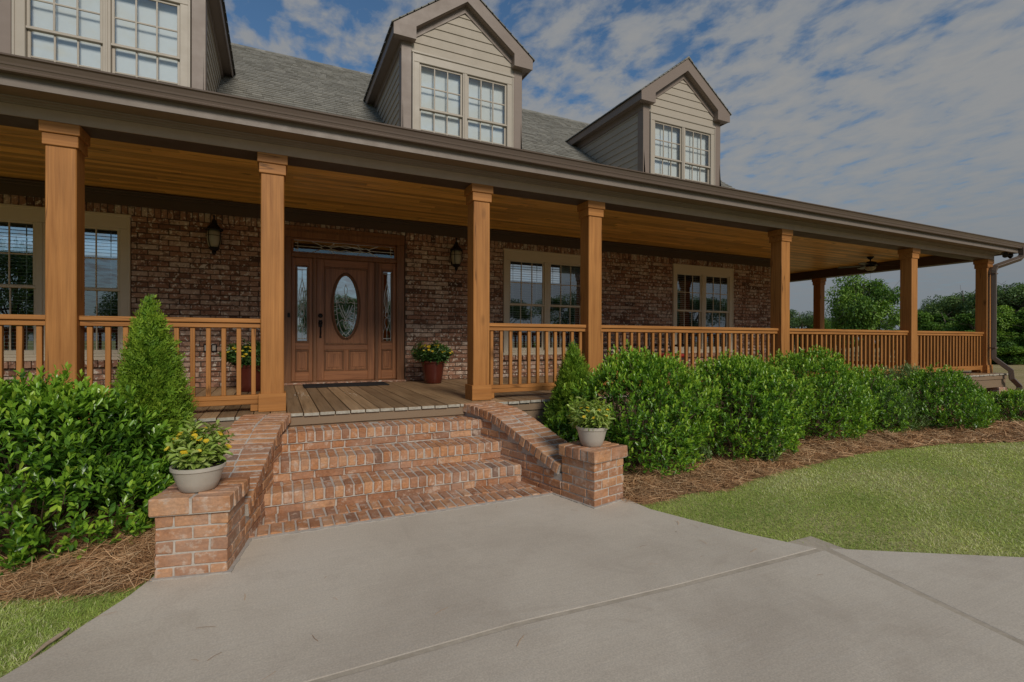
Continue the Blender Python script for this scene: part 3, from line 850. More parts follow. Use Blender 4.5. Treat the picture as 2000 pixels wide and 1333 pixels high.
for k in range(6):
    for i in range(2):
        a = PX7 - .1 + i * .2
        pier.box(a + .004, a + .192, DECK_E + .02, DECK_E + .40, -.30 - .0762 * (k + 1) + .008, -.303 - .0762 * k, .005, None, 0, None, .002)
pier.box(PX7 - .09, PX7 + .285, DECK_E + .03, DECK_E + .39, G - .2, -.306, 0, .5, 1)
pier.build('brick_pier', [M['wallbrick'], M['mortar']], house)

def post(x, y, skirt=True):
    p = empty('porch_post', (x, y, 0)); p.parent = house
    h = PW / 2
    a = MB(); a.box(-h, h, -h, h, .001, 2.50, .007, .5); a.build('shaft', M['cedar_z'], p)
    c_ = MB()
    c_.box(-h - .016, h + .016, -h - .016, h + .016, 2.352, 2.452, .004, .7); c_.box(-h - .031, h + .031, -h - .031, h + .031, 2.4522, 2.5465, .004, .5)
    c_.build('capital', M['cedar_x'], p)
    b_ = MB(); t = .019
    b_.box(-h - t, h + t, -h - t, -h - .0005, .002, .180, .003, .6); b_.box(-h - t, h + t, h + .0005, h + t, .002, .180, .003, .6)
    b_.box(-h - t, -h - .0005, -h, h, .002, .180, .003, .3); b_.box(h + .0005, h + t, -h, h, .002, .180, .003, .3)
    b_.build('base', M['cedar_x'], p)
    return p
PC = PF + PW / 2
PX = [-5.45, -1.664, -.041, 2.190, 3.808, 7.590, 11.421, PX7]
for x in PX: post(x, PC)
YS = [9.33, 13.1, 16.9]
for y in YS: post(PX7, y)

# ceiling boards run with the facade
mb = MB()
y = PF + .19; bw = .0985
while y < 17.6:
    x0, x1 = (XW, PX7 - .16) if y < WALL - .12 else (XE + .05, PX7 - .16)
    x = x0 + random.uniform(-2.5, 0)
    while x < x1:
        l_ = random.choice((2.4, 3.0, 3.6, 4.2))
        a, b_ = max(x, x0), min(x + l_ - .0015, x1)
        if b_ - a > .05: mb.box(a, b_, y, y + bw - .004, 2.770 + random.uniform(0, .0015), 2.785, .003)
        x += l_
    y += bw
mb.box(XW, PX7, PF + .1, WALL, 2.786, 2.80, 0, .1); mb.box(XE, PX7, WALL, 17.6, 2.786, 2.80, 0, .1)
mb.build('porch_ceiling', M['ceil'], house)

# beam, soffit, fascia, gutter: profiles (outward offset, height) swept round the corner
def sweep(prof, closed=True, x0=XW, yend=17.6):
    n = len(prof); vs = []
    for (d_, z) in prof: vs.append(Vector((x0, PF - d_, z)))
    for (d_, z) in prof: vs.append(Vector((PX7 + PW / 2 + d_, PF - d_, z)))
    for (d_, z) in prof: vs.append(Vector((PX7 + PW / 2 + d_, yend, z)))
    fs = []
    for s in range(2):
        for i in range(n if closed else n - 1):
            j = (i + 1) % n
            fs.append([s * n + i, s * n + j, (s + 1) * n + j, (s + 1) * n + i])
    fs.append(list(range(n))); fs.append([2 * n + i for i in range(n)][::-1])
    return vs, fs
def eave(name, profs, m):
    b_ = MB()
    for p in profs: b_.add(*sweep(p), rnd=random.random())
    return b_.build(name, m, house)
eave('porch_beam', [[(.030, 2.547), (.030, 2.769), (-.24, 2.769), (-.24, 2.547)]], M['taupe_beam_lifted'])
eave('beam_shade_board', [[(-.2405, 2.5425), (-.2405, 2.769), (-.252, 2.769), (-.252, 2.5425)], [(.012, 2.5425), (.012, 2.5468), (-.240, 2.5468), (-.240, 2.5425)]], M['frieze'])  # added dark boards that paint shade onto the beam's inner face and underside
eave('crown_moulding', [[(.0305, 2.640), (.044, 2.642), (.048, 2.652), (.062, 2.660), (.066, 2.670), (.085, 2.678), (.090, 2.688), (.0305, 2.688)]], M['taupe'])
eave('soffit', [[(.0308, 2.690), (.325, 2.690), (.325, 2.705), (.0308, 2.705)]], M['soffit'])
eave('eave_fascia', [[(.326, 2.664), (.345, 2.664), (.345, 2.80), (.326, 2.80)]], M['taupe_fascia'])
eave('gutter', [[(.346, 2.752), (.398, 2.748), (.410, 2.753), (.414, 2.764), (.406, 2.774), (.398, 2.778), (.402, 2.79), (.416, 2.82), (.430, 2.848), (.444, 2.856), (.446, 2.868), (.436, 2.872), (.426, 2.864), (.410, 2.80), (.346, 2.80)]], M['gutter'])

# porch roof: low slope, hipped at the corner
SLO = .31
EZ = 2.83
def zr(d_): return EZ + SLO * d_
mb = MB()
e0y = PF - .36; e0x = PX7 + PW / 2 + .36
dd = WALL + .1 - e0y
T = [Vector((XW, e0y, EZ)), Vector((e0x, e0y, EZ)), Vector((e0x - dd, e0y + dd, zr(dd))), Vector((XW, e0y + dd, zr(dd))), Vector((e0x, 17.6, EZ)), Vector((e0x - dd, 17.6, zr(dd)))]
B_ = [v - Vector((0, 0, .03)) for v in T]
mb.add(T + B_, [[0, 1, 2, 3], [1, 4, 5, 2], [0 + 6, 3 + 6, 2 + 6, 1 + 6], [1 + 6, 2 + 6, 5 + 6, 4 + 6], [0, 6, 7, 1], [1, 7, 10, 4], [4, 10, 11, 5], [0, 3, 9, 6], [2, 8, 9, 3], [2, 5, 11, 8]], .5)
mb.build('porch_roof', M['shingle'], house)

# main roof, 9 in 12, laid shingle by shingle on the front slope
RA = -2.457; SL = .75
RY = 13.74; RZ = RA + SL * RY
def roofz(y): return RA + SL * y
mb = MB()
ln = math.sqrt(1 + SL * SL); dy_ = 1 / ln; dz_ = SL / ln
RX0, RX1 = -9.0, XE + .16
Mroof = Matrix(((1, 0, 0, 0), (0, dy_, -dz_, 8.5), (0, dz_, dy_, roofz(8.5)), (0, 0, 0, 1)))
Ls = (RY - 8.5) * ln
ex = .142; k = 0; s = 0.0
while s < Ls:
    x = RX0 + random.uniform(-.3, 0)
    while x < RX1:
        wv = random.choice((.11, .14, .17, .2, .24))
        a, b_ = max(RX0, x), min(RX1, x + wv - .004)
        if b_ - a > .02:
            t = random.choice((.009, .009, .016))
            vs = [Vector((a, s, t + .012)), Vector((b_, s, t + .012)), Vector((b_, min(s + ex + .03, Ls), .006)), Vector((a, min(s + ex + .03, Ls), .006)), Vector((a, s, 0)), Vector((b_, s, 0))]
            mb.add([Mroof @ v for v in vs], [[0, 1, 2, 3], [4, 5, 1, 0], [4, 0, 3], [5, 2, 1]])
        x += wv
    s += ex
RB = 2 * RY - 8.5
mb.add([Vector((RX0, 8.45, roofz(8.45) - .005)), Vector((RX1, 8.45, roofz(8.45) - .005)), Vector((RX1, RY, RZ - .005)), Vector((RX0, RY, RZ - .005)), Vector((RX1, RB, roofz(8.5))), Vector((RX0, RB, roofz(8.5)))], [[0, 1, 2, 3], [3, 2, 4, 5]], .4)
mb.build('main_roof', M['shingle'], house)
mb = MB()
x = RX0
while x < RX1:
    mb.prism([(RY - .14, RZ - .10), (RY, RZ + .012), (RY + .14, RZ - .10), (RY + .14, RZ - .085), (RY, RZ + .03), (RY - .14, RZ - .085)], 'x', x, min(x + .22, RX1)); x += .224
mb.build('roof_ridge', M['shingle'], house)
mb = MB()                                              # rake and gable wall at the right end
mb.prism([(8.45, roofz(8.45) - .20), (RY, RZ - .20), (RB, roofz(8.5) - .2), (RB, roofz(8.5) - .012), (RY, RZ - .012), (8.45, roofz(8.45) - .012)], 'x', RX1 - .03, RX1 - .001)
mb.build('gable_rake', M['taupe'], house)
for (xa, xb) in ((XE - .12, XE - .02), (-8.9, -8.8)):
    mb = MB(); mb.prism([(8.56, 3.0), (8.56, roofz(8.56) - .03), (RY, RZ - .03), (RB - .06, roofz(8.56) - .03), (RB - .06, 3.0)], 'x', xa, xb)
    mb.build('gable_wall', M['siding'], house)
mb = MB(); mb.box(XW, XE - .13, 8.40, 8.50, 3.0, roofz(8.5) - .06); mb.build('eave_wall', M['dark'], house)

def lap(mb, x0, x1, z0, z1, y, ex=.165, clip=None):
    """lap siding facing -Y; clip(z) gives the half width limits"""
    z = z0
    while z < z1:
        zt = min(z + ex, z1)
        if clip:
            a0, b0 = clip(z); a1, b1 = clip(zt)
        else: a0 = a1 = x0; b0 = b1 = x1
        vs = [Vector((a0, y - .020, z)), Vector((b0, y - .020, z)), Vector((b1, y - .004, zt)), Vector((a1, y - .004, zt)), Vector((a0, y, z)), Vector((b0, y, z))]
        mb.add(vs, [[0, 1, 2, 3], [4, 5, 1, 0]])
        z = zt

DYF = 8.30
def dormer(x0, x1):
    dm = empty('dormer', ((x0 + x1) / 2, DYF, 0)); dm.parent = house
    off = Vector(((x0 + x1) / 2, DYF, 0))
    def B(mb_, nm, m_, **k): 
        mb_.v = [Vector(v) - off for v in mb_.v]; return mb_.build(nm, m_, dm, **k)
    xm = (x0 + x1) / 2; hw = (x1 - x0) / 2
    eh = hw + .155                                    # half width to the eave tip
    zt = 5.90; az_top = zt + SL * eh                  # top of rake at the tip and apex
    yb = lambda z: (z - RA) / SL                      # where height z meets the main roof
    w1 = MB()                                         # gable face
    cl = lambda z: (xm - max(.02, min(hw - .15, (6.50 - z) / SL)), xm + max(.02, min(hw - .15, (6.50 - z) / SL)))
    lap(w1, 0, 0, 5.58, 6.46, DYF, .162, cl)
    w1.prism([(xm - hw, 5.60), (xm + hw, 5.60), (xm, 5.60 + SL * hw + .1)], 'y', DYF + .001, DYF + .06)
    B(w1, 'gable_siding', M['siding'])
    for s in (-1, 1):                                 # corner boards and side walls
        cb = MB()
        xa = xm + s * hw; xb = xm + s * (hw - .172)
        cb.box(min(xa, xb), max(xa, xb), DYF - .024, DYF + .0, 3.55, 5.74, .004)
        cb.box(min(xa, xa - s * .03), max(xa, xa - s * .03), DYF + .0005, DYF + .155, 3.55, 5.74, .004)
        B(cb, 'corner_board', M['taupe'])
        sw = MB(); xs_ = xm + s * (hw - .022)
        z = 3.9
        while z < 5.60:
            zt_ = min(z + .150, 5.60)
            ya, yb_ = max(DYF + .15, DYF), yb(z) + .05
            vs = [Vector((xs_ + s * .020, DYF + .156, z)), Vector((xs_ + s * .020, yb(z) + .06, z)), Vector((xs_ + s * .004, yb(zt_) + .06, zt_)), Vector((xs_ + s * .004, DYF + .156, zt_)), Vector((xs_, DYF + .156, z)), Vector((xs_, yb(z) + .06, z))]
            f = [[0, 1, 2, 3], [4, 5, 1, 0]]
            sw.add(vs, [q[::-1] for q in f] if s < 0 else f)
            z = zt_
        sw.prism([(DYF + .06, 3.6), (DYF + .06, 5.75), (yb(5.75) + .1, 5.75), (yb(3.6) + .1, 3.6)], 'x', xs_ - s * .03, xs_ - s * .001)
        B(sw, 'side_siding', M['siding'])
        ef = MB()                                     # frieze, soffit and eave board along the side
        xf = xm + s * hw
        ef.prism([(DYF + .002, 5.60), (DYF + .002, 5.745), (yb(5.745) + .1, 5.745), (yb(5.60) + .1, 5.60)], 'x', min(xf - s * .03, xf + s * .006), max(xf - s * .03, xf + s * .006))
        xo = xm + s * (eh - .02)
        ef.box(min(xf + s * .0065, xo), max(xf + s * .0065, xo), DYF - .125, yb(5.76) + .1, 5.745, 5.76)
        ef.prism([(DYF - .13, 5.725), (DYF - .13, 5.885), (yb(5.885) + .1, 5.885), (yb(5.725) + .1, 5.725)], 'x', min(xo + s * .0005, xo + s * .02), max(xo + s * .0005, xo + s * .02))
        B(ef, 'eave_board', M['taupe'])
    rk = MB()                                         # rake boards with boxed returns
    yr = DYF - .13
    for s in (-1, 1):
        X = lambda t: xm + s * t
        inner = eh - .375
        poly = [(X(eh), 5.715), (X(eh), 5.90), (X(0), az_top), (X(0), az_top - .255), (X(inner), az_top - .255 - SL * inner), (X(inner), 5.715)]
        rk.prism(poly if s > 0 else poly[::-1], 'y', yr - .025, yr)
        p2 = [(X(hw - .19), 5.72), (X(hw + .02), 5.72), (X(hw + .02), 5.73), (X(0), 6.70), (X(0), 6.48), (X(hw - .19), 6.48 - SL * (hw - .19))]
        rk.prism(p2 if s > 0 else p2[::-1], 'y', DYF - .030, DYF - .0205)         # frieze on the gable
        p3 = [(X(inner), 5.715), (X(eh - .021), 5.715), (X(eh - .021), 5.73), (X(inner), 5.73)]
        rk.prism(p3 if s > 0 else p3[::-1], 'y', yr + .0005, DYF - .0305)         # underside of the return
        p5 = [(X(inner), 5.731), (X(inner + .012), 5.731), (X(inner + .012), az_top - .27 - SL * inner), (X(inner), az_top - .262 - SL * inner)]
        rk.prism(p5 if s > 0 else p5[::-1], 'y', yr + .0005, DYF - .0305)
        p4 = [(X(0), az_top - .262), (X(inner), az_top - .262 - SL * inner), (X(inner), az_top - .244 - SL * inner), (X(0), az_top - .244)]
        rk.prism(p4 if s > 0 else p4[::-1], 'y', yr + .0005, DYF - .0305)         # soffit under the rake
    B(rk, 'rake_board', M['taupe'])
    rf = MB()                                         # dormer roof shingles
    for s in (-1, 1):
        nrow = 11
        for i in range(nrow):
            t0 = (eh + .035) * (1 - i / nrow); t1 = (eh + .035) * (1 - (i + 1) / nrow) - .02
            z0 = az_top + .012 - SL * t0; z1 = az_top + .012 - SL * max(t1, 0)
            y = DYF - .175
            ye = yb(z0) + .25
            while y < ye:
                l_ = random.choice((.2, .28, .33)); y1 = min(y + l_ - .004, ye)
                th_ = random.uniform(.016, .024)
                v = [Vector((xm + s * t0, y, z0 + th_)), Vector((xm + s * t0, y1, z0 + th_)), Vector((xm + s * max(t1, 0), y1, z1 + .012)), Vector((xm + s * max(t1, 0), y, z1 + .012)), Vector((xm + s * t0, y, z0 - .004)), Vector((xm + s * t0, y1, z0 - .004)), Vector((xm + s * max(t1, 0), y, z1 - .004))]
                f = [[0, 1, 2, 3], [4, 5, 1, 0], [4, 0, 3, 6]]
                rf.add(v, f if s > 0 else [q[::-1] for q in f])
                y += l_
        v = [Vector((xm, DYF - .16, az_top + .003)), Vector((xm + s * (eh + .02), DYF - .16, az_top + .003 - SL * (eh + .02))), Vector((xm + s * (eh + .02), yb(5.9) + .25, az_top + .003 - SL * (eh + .02))), Vector((xm, yb(az_top) + .2, az_top + .003))]
        rf.add(v, [[0, 1, 2, 3]], .1)
    y = DYF - .18
    while y < yb(az_top):
        rf.prism([(xm - .13, az_top - .075), (xm, az_top + .028), (xm + .13, az_top - .075), (xm + .13, az_top - .06), (xm, az_top + .05), (xm - .13, az_top - .06)], 'y', y, y + .2); y += .205
    B(rf, 'dormer_roof', M['shingle'])
    wn = window(dm, 'dormer_window', -.942, .942, 3.84, 5.585, -.036, 4.635, .175, .125, .085, 5.41, M['dglass'], True, .1)
    return dm
for xc in (-2.05, 2.994, 8.10): dormer(xc - 1.125, xc + 1.125)

# downspout at the corner of the porch
mb = MB()
xp, yp = PX7 - .025, PF - .085
pts = [(PX7 + .42, PF - .39, 2.78), (PX7 + .42, PF - .39, 2.60), (PX7 + .38, PF - .36, 2.54), (xp + .04, yp - .02, 2.37), (xp, yp, 2.28), (xp, yp, .34), (xp + .14, yp - .24, .07), (xp + .15, yp - .25, -.10), (xp + .42, yp - .28, -.27), (xp + .43, yp - .28, -.40), (xp + .43, yp - .28, G + .05)]
mb.tube(pts, .068, 4, sq=(1, 0.0, 0))
o = mb.build('downspout', M['gutter'], house); md = o.modifiers.new('b', 'BEVEL'); md.width = .010; md.segments = 2; md.limit_method = 'ANGLE'; md.angle_limit = .9
sb = MB()
for z in (2.2, .55):
    sb = MB(); sb.box(xp - .058, xp + .058, yp - .054, yp + .09, z, z + .025, .003); sb.build('downspout_strap', M['gutter'], house)

# ------------------------------------------------------------------ railings
def railing(L, origin, rz, label, ext=0.0):
    r = empty('porch_railing', origin, rz, label, 'railing', 'cedar railings round the porch')
    a = MB(); a.box(0, L, -.055, .055, .876, .918, .005, .6); a.build('cap_rail', M['cedar_x'], r)
    a = MB(); a.box(0, L, -.036, .036, .828, .8745, .004, .5); a.build('upper_rail', M['cedar_x'], r)
    a = MB(); a.box(0, L, -.040, .040, .122, .164, .004, .6); a.box(.001, L - .001, -.036, .036, .072, .1215, .004, .3)
    a.build('lower_rail', M['cedar_x'], r)
    for x in (.045, L - .045) if L < 2.5 else (.045, L / 2, L - .045):
        a = MB(); a.box(-.045, .045, -.036, .036, .003, .0715, .003, .5); o = a.build('foot_block', M['cedar_x'], r); o.location = (x, 0, 0)
    n = max(2, round(L / .1292)); st = L / n; me = None
    for i in range(n):
        x = st * (i + .5)
        if me is None:
            a = MB(); a.box(-.0195, .0195, -.0195, .0195, .1645, .8275, .003, .5); o = a.build('baluster', M['cedar_z'], r); me = o
        else:
            o = me.copy(); C.objects.link(o); o.parent = r
        o.location = (x, 0, 0)
    return r
hp = PW / 2 + .001
secs = [(0, 1, 'short cedar railing cut off by the left edge, behind the leafy shrub'),
        (1, 2, 'cedar railing behind the tall cone evergreen, left of the brick steps'),
        (3, 4, 'cedar railing just right of the brick steps, between the two closest posts'),
        (4, 5, 'long cedar railing in front of the red cushioned porch chairs'),
        (5, 6, 'long cedar railing on the front, with the ceiling fan above it'),
        (6, 7, 'last cedar railing on the front, ending at the corner post with the downspout')]
for i, j, lb in secs:
    railing(PX[j] - PX[i] - 2 * hp, (PX[i] + hp, PC, 0), 0, lb)
railing(YS[0] - PC - 2 * hp, (PX7, PC + hp, 0), PI / 2, 'cedar railing along the far side of the porch, running back from the corner post')
railing(YS[1] - YS[0] - 2 * hp, (PX7, YS[0] + hp, 0), PI / 2, 'cedar railing farthest back on the far side of the porch, behind the rear post')

# ------------------------------------------------------------------ brick steps
steps = empty('brick_steps', (1.0, 4.3, G), 0, 'orange brick front steps with curved brick side walls and light mortar', 'steps')
OFF = Vector((1.0, 4.3, G))
def SB(mb, name, mats, par=None, **k):
    mb.v = [Vector(v) - OFF for v in mb.v]
    return mb.build(name, mats, par or steps, **k)
AL, BL_ = Vector((-.264, 3.36, 0)), Vector((.099, 5.23, 0))
AR, BR_ = Vector((2.355, 3.38, 0)), Vector((1.911, 5.23, 0))
def xl(y): return AL.x + (BL_.x - AL.x) * (y - AL.y) / (BL_.y - AL.y)
def xr(y): return AR.x + (BR_.x - AR.x) * (y - AR.y) / (BR_.y - AR.y)
TR = [(-.137, 4.93, 5.25), (-.317, 4.60, 4.945), (-.487, 4.28, 4.615)]
for (z, yn, yb_) in TR:
    s = MB()
    bw = .0775; zb = z - .098; zl = zb - .078
    x = xl(yn) - .03
    off2 = random.uniform(.1, .9)
    while x < xr(yn) + .03:
        j = random.uniform(-.003, .003)
        s.box(x + .005, x + bw - .006, yn + j, yn + .205, zb + .004, z + random.uniform(-.003, .003), .007, None, 0, None, .003)
        x2 = x + off2 * .0
        s.box(x2 + .005, x2 + bw - .006, yn + .216, yb_ + .03, zb + .02, z - .002 + random.uniform(-.003, .003), .007, None, 0, None, .003)
        x += bw
    x = xl(yn) - random.uniform(.05, .2)
    while x < xr(yn) + .02:
        L = random.choice((.245, .245, .245, .12, .19))
        s.box(x + .005, x + L - .006, yn + .016 + random.uniform(-.003, .003), yn + .10, zl + .004, zb - .006, .007, None, 0, None, .003)
        x += L
    s.box(xl(yn) - .04, xr(yn) + .04, yn + .008, yb_ + .02, zb - .003, z - .006, 0, .5, 1)
    s.box(xl(yn) - .04, xr(yn) + .04, yn + .026, yb_ + .02, zl - .006, zb - .0035, 0, .5, 1)
    SB(s, 'step', [M['stepbrick'], M['mortar']])
s = MB()                                               # flush strip of pavers at the foot
for r_ in range(2):
    ya = 3.855 + r_ * .222
    x = xl(ya) - .05
    while x < xr(ya) + .05:
        s.box(x + .006, x + .080, ya + .006, ya + .214, G - .05, G + .014 + random.uniform(-.003, .003), .007, None, 0, None, .003); x += .0865
s.box(xl(3.9) - .02, xr(3.9) + .02, 3.84, 4.32, G - .05, G + .006, 0, .5, 1)
SB(s, 'paver_strip', [M['stepbrick'], M['mortar']])

CURVE = [(.36, -.398), (.55, -.330), (.72, -.275), (.9, -.213), (1.05, -.158), (1.2, -.108), (1.33, -.066), (1.45, -.036), (1.58, -.018), (1.75, -.006), (1.95, .004)]
def cz(s):
    for (a, za), (b_, zb) in zip(CURVE, CURVE[1:]):
        if s <= b_: return za + (zb - za) * (s - a) / (b_ - a)
    return CURVE[-1][1]
def side_wall(A, B_, sgn):
    S = (B_ - A).normalized(); T = Vector((-S.y, S.x, 0)) if sgn < 0 else Vector((S.y, -S.x, 0))
    Mt = Matrix(((S.x, T.x, 0, A.x), (S.y, T.y, 0, A.y), (0, 0, 1, 0), (0, 0, 0, 1)))
    wl = empty('side_wall', A - OFF); wl.parent = steps
    o2 = OFF + (A - OFF)
    def WB(mb, name, mats):
        mb.v = [Vector(v) - A for v in mb.v]
        return mb.build(name, mats, wl)
    PD, WT = .385, .375
    H = .0762
    pil = MB()
    for k in range(6):
        z1 = -.302 - k * H; z0 = z1 - H + .010
        o_ = k % 2
        e0, e1 = (.100, PD - .100) if o_ else (0, PD)          # side faces: corners alternate
        for (a0, a1) in (((e0, e1),) if o_ else ((e0, .245), (.255, e1)) if k % 4 else ((e0, .12), (.13, e1))):
            for t0 in (0, WT - .09):
                j = random.uniform(-.002, .002)
                pil.box(a0, a1, t0 + j, t0 + .09 + j, z0, z1, .0045, None, 0, Mt, .0025)
        cuts = ((0, WT * .47), (WT * .47 + .010, WT)) if o_ else ((.100, WT - .100),)
        for (a0, a1) in cuts:
            for sa, sb_ in ((0, .09), (PD - .09, PD)):
                j = random.uniform(-.002, .002)
                pil.box(sa + j, sb_ + j, a0, a1, z0, z1, .0045, None, 0, Mt, .0025)
    pil.box(.006, PD - .006, .006, WT - .006, G - .1, -.296, 0, .5, 1, Mt)
    WB(pil, 'pillar', [M['stepbrick'], M['mortar']])
    cap = MB()
    for i in range(5):
        a0 = -.024 + i * .0865
        m_ = WT / 2 + random.uniform(-.006, .006)
        for (t0, t1) in ((-.024, m_ - .006), (m_ + .006, WT + .024)):
            cap.box(a0, a0 + .0765, t0 + random.uniform(-.004, .004), t1 + random.uniform(-.004, .004), -.293, -.200 + random.uniform(-.003, .003), .006, None, 0, Mt, .003)
    cap.box(-.018, PD + .018, -.018, WT + .018, -.297, -.205, 0, .5, 1, Mt)
    WB(cap, 'pillar_cap', [M['stepbrick'], M['mortar']])
    body = MB()
    k = 0
    while True:
        z1 = -.302 + .2286 - k * H; z0 = z1 - H + .010
        if z0 < G - .08: break
        s_ = PD + .004 - (0.12 if k % 2 else 0.0)
        while s_ < 1.9:
            L = random.choice((.245, .245, .18, .245))
            a0, a1 = max(s_, PD + .004), min(s_ + L - .010, 1.9)
            while a0 < a1 and cz(a0) - .100 < z1: a0 += .02
            if a1 - a0 > .03:
                for t0 in (.0, WT - .09):
                    body.box(a0, a1, t0 + random.uniform(-.003, .003), t0 + .09, z0, z1, .007, None, 0, Mt, .003)
            s_ += L
        k += 1
    poly = [(PD + .002, G - .1), (1.93, G - .1)] + [(a, z - .085) for a, z in CURVE[::-1] if a > PD] + [(PD + .002, cz(PD) - .085)]
    for (t0, t1) in ((.009, WT - .009),):
        vs = [Mt @ Vector((a, t0, z)) for a, z in poly] + [Mt @ Vector((a, t1, z)) for a, z in poly]
        n_ = len(poly); body.add(vs, [list(range(n_)), list(range(n_, 2 * n_))[::-1]] + [[i, (i + 1) % n_, n_ + (i + 1) % n_, n_ + i] for i in range(n_)], .5, 1)
    WB(body, 'wall_body', [M['stepbrick'], M['mortar']])
    cp = MB()                                          # curved rowlock coping
    s_ = PD + .012; step = .0800
    while s_ < 1.93:
        za, zb = cz(s_), cz(min(s_ + step, 1.95)); ang = math.atan2(zb - za, step)
        ds = step * math.cos(ang)
        Mb = Mt @ Matrix.Translation((s_, 0, za)) @ Matrix.Rotation(-ang, 4, 'Y')
        m_ = WT / 2 + random.uniform(-.004, .004)
        for (t0, t1) in ((-.020, m_ - .005), (m_ + .005, WT + .020)):
            cp.box(.005, .0725, t0 + random.uniform(-.004, .004), t1 + random.uniform(-.004, .004), -.092, random.uniform(-.003, .003), .006, None, 0, Mb, .003)
        cp.box(-.006, .086, -.014, WT + .014, -.094, -.005, 0, .5, 1, Mb)
        s_ += ds
    WB(cp, 'coping', [M['stepbrick'], M['mortar']])
    return Mt
ML = side_wall(AL, BL_, -1); MR = side_wall(AR, BR_, 1)

# ------------------------------------------------------------------ ground
WL = [(-.642, 3.50), (-.719, 3.276), (-.844, 3.03), (-.925, 2.851), (-1.015, 2.707), (-1.5, 1.85), (-2.1, .8), (-3.2, -.8), (-5.0, -2.4)]
WR = [(2.74, 3.52), (2.755, 3.169), (2.875, 2.845), (3.017, 2.5), (3.173, 2.219), (3.288, 2.083), (3.658, 1.849), (4.305, 1.453), (5.2, 1.0), (7, .35), (10, -.5), (14, -1.2)]
walk_poly = WL + [(-5, -9), (14, -9)] + WR[::-1]
def inside(poly, x, y):
    poly = np.array(poly); r = np.zeros(len(x), bool); j = len(poly) - 1
    for i in range(len(poly)):
        xi, yi = poly[i]; xj, yj = poly[j]
        c_ = ((yi > y) != (yj > y)) & (x < (xj - xi) * (y - yi) / (yj - yi + 1e-12) + xi)
        r ^= c_; j = i
    return r

mb = MB()
gx = [-400, -60, -20, 0, 10, 20, 40, 80, 400]; gy = [-400, -60, -20, 0, 5, 10, 20, 60, 400]
vs = [Vector((x, y, G - .022)) for y in gy for x in gx]
nx = len(gx)
mb.add([v + Vector((0, 0, .006)) for v in vs], [[j * nx + i, j * nx + i + 1, (j + 1) * nx + i + 1, (j + 1) * nx + i] for j in range(len(gy) - 1) for i in range(nx - 1)], .5)
tag(mb.build('lawn', M['lawn']), kind='structure')

# concrete walk: three slabs with tooled joints between them
JA_Y = 2.12
def jby(y): return 3.27 - (2.08 - y) * .20
slabs = []
top = [p for p in WL if p[1] > JA_Y + .0]
leftJ = (-1.34, JA_Y + .004)
slab1 = top + [leftJ, (.36, JA_Y + .031), (1.04, JA_Y + .046), (2.03, JA_Y - .002), (3.24, JA_Y - .024)] + [p for p in WR[::-1] if p[1] > JA_Y + .05] + [(2.5, 3.95), (-.35, 3.95)]
slab2 = [(-1.37, JA_Y - .02), (-1.5, 1.85), (-2.1, .8), (-3.2, -.8), (-5, -2.4), (-5, -9), (jby(-9) + .0, -9), (jby(0), 0), (3.255, 2.062), (2.03, JA_Y - .026), (1.04, JA_Y + .022), (.36, JA_Y + .007)]
slab3 = [(jby(-9) + .014, -9), (14, -9)] + WR[::-1][:6] + [(3.31, 2.068), (jby(0) + .014, 0)]
mb = MB()
for sl in (slab1, slab2, slab3):
    n_ = len(sl)
    area = sum(sl[i][0] * sl[(i + 1) % n_][1] - sl[(i + 1) % n_][0] * sl[i][1] for i in range(n_))
    if area < 0: sl = sl[::-1]
    # eased edge: inset ring
    def inset(p, d_):
        out = []
        for i in range(len(p)):
            a, b_, c_ = Vector(p[i - 1]), Vector(p[i]), Vector(p[(i + 1) % len(p)])
            n1 = (b_ - a).normalized(); n2 = (c_ - b_).normalized()
            m1 = Vector((-n1.y, n1.x)); m2 = Vector((-n2.y, n2.x)); mm = (m1 + m2)
            mm = mm / max(mm.dot(m1), .3)
            q = b_ + mm * d_
            out.append((q.x, q.y))
        return out
    i1 = inset(sl, .003); i2 = inset(sl, .008)
    vs = [Vector((*p, G - .09)) for p in sl] + [Vector((*p, G - .006)) for p in sl] + [Vector((*p, G - .0015)) for p in i1] + [Vector((*p, G)) for p in i2]
    fs = []
    for r_ in range(3):
        for i in range(n_):
            j = (i + 1) % n_; fs.append([r_ * n_ + i, r_ * n_ + j, (r_ + 1) * n_ + j, (r_ + 1) * n_ + i])
    fs.append([3 * n_ + i for i in range(n_)])
    mb.add(vs, fs, .5)
mb.add([Vector((-1.7, 1.9, G - .002)), Vector((3.4, 1.9, G - .002)), Vector((3.4, 2.25, G - .002)), Vector((-1.2, 2.25, G - .002))], [[0, 1, 2, 3]], .5, 1)
mb.add([Vector((3.1, 2.2, G - .0025)), Vector((jby(-9) - .1, -9, G - .0025)), Vector((jby(-9) + .1, -9, G - .0025)), Vector((3.36, 2.2, G - .0025))], [[0, 1, 2, 3]], .5, 1)
tag(mb.build('walkway', [M['concrete'], M['joint']]), kind='structure')
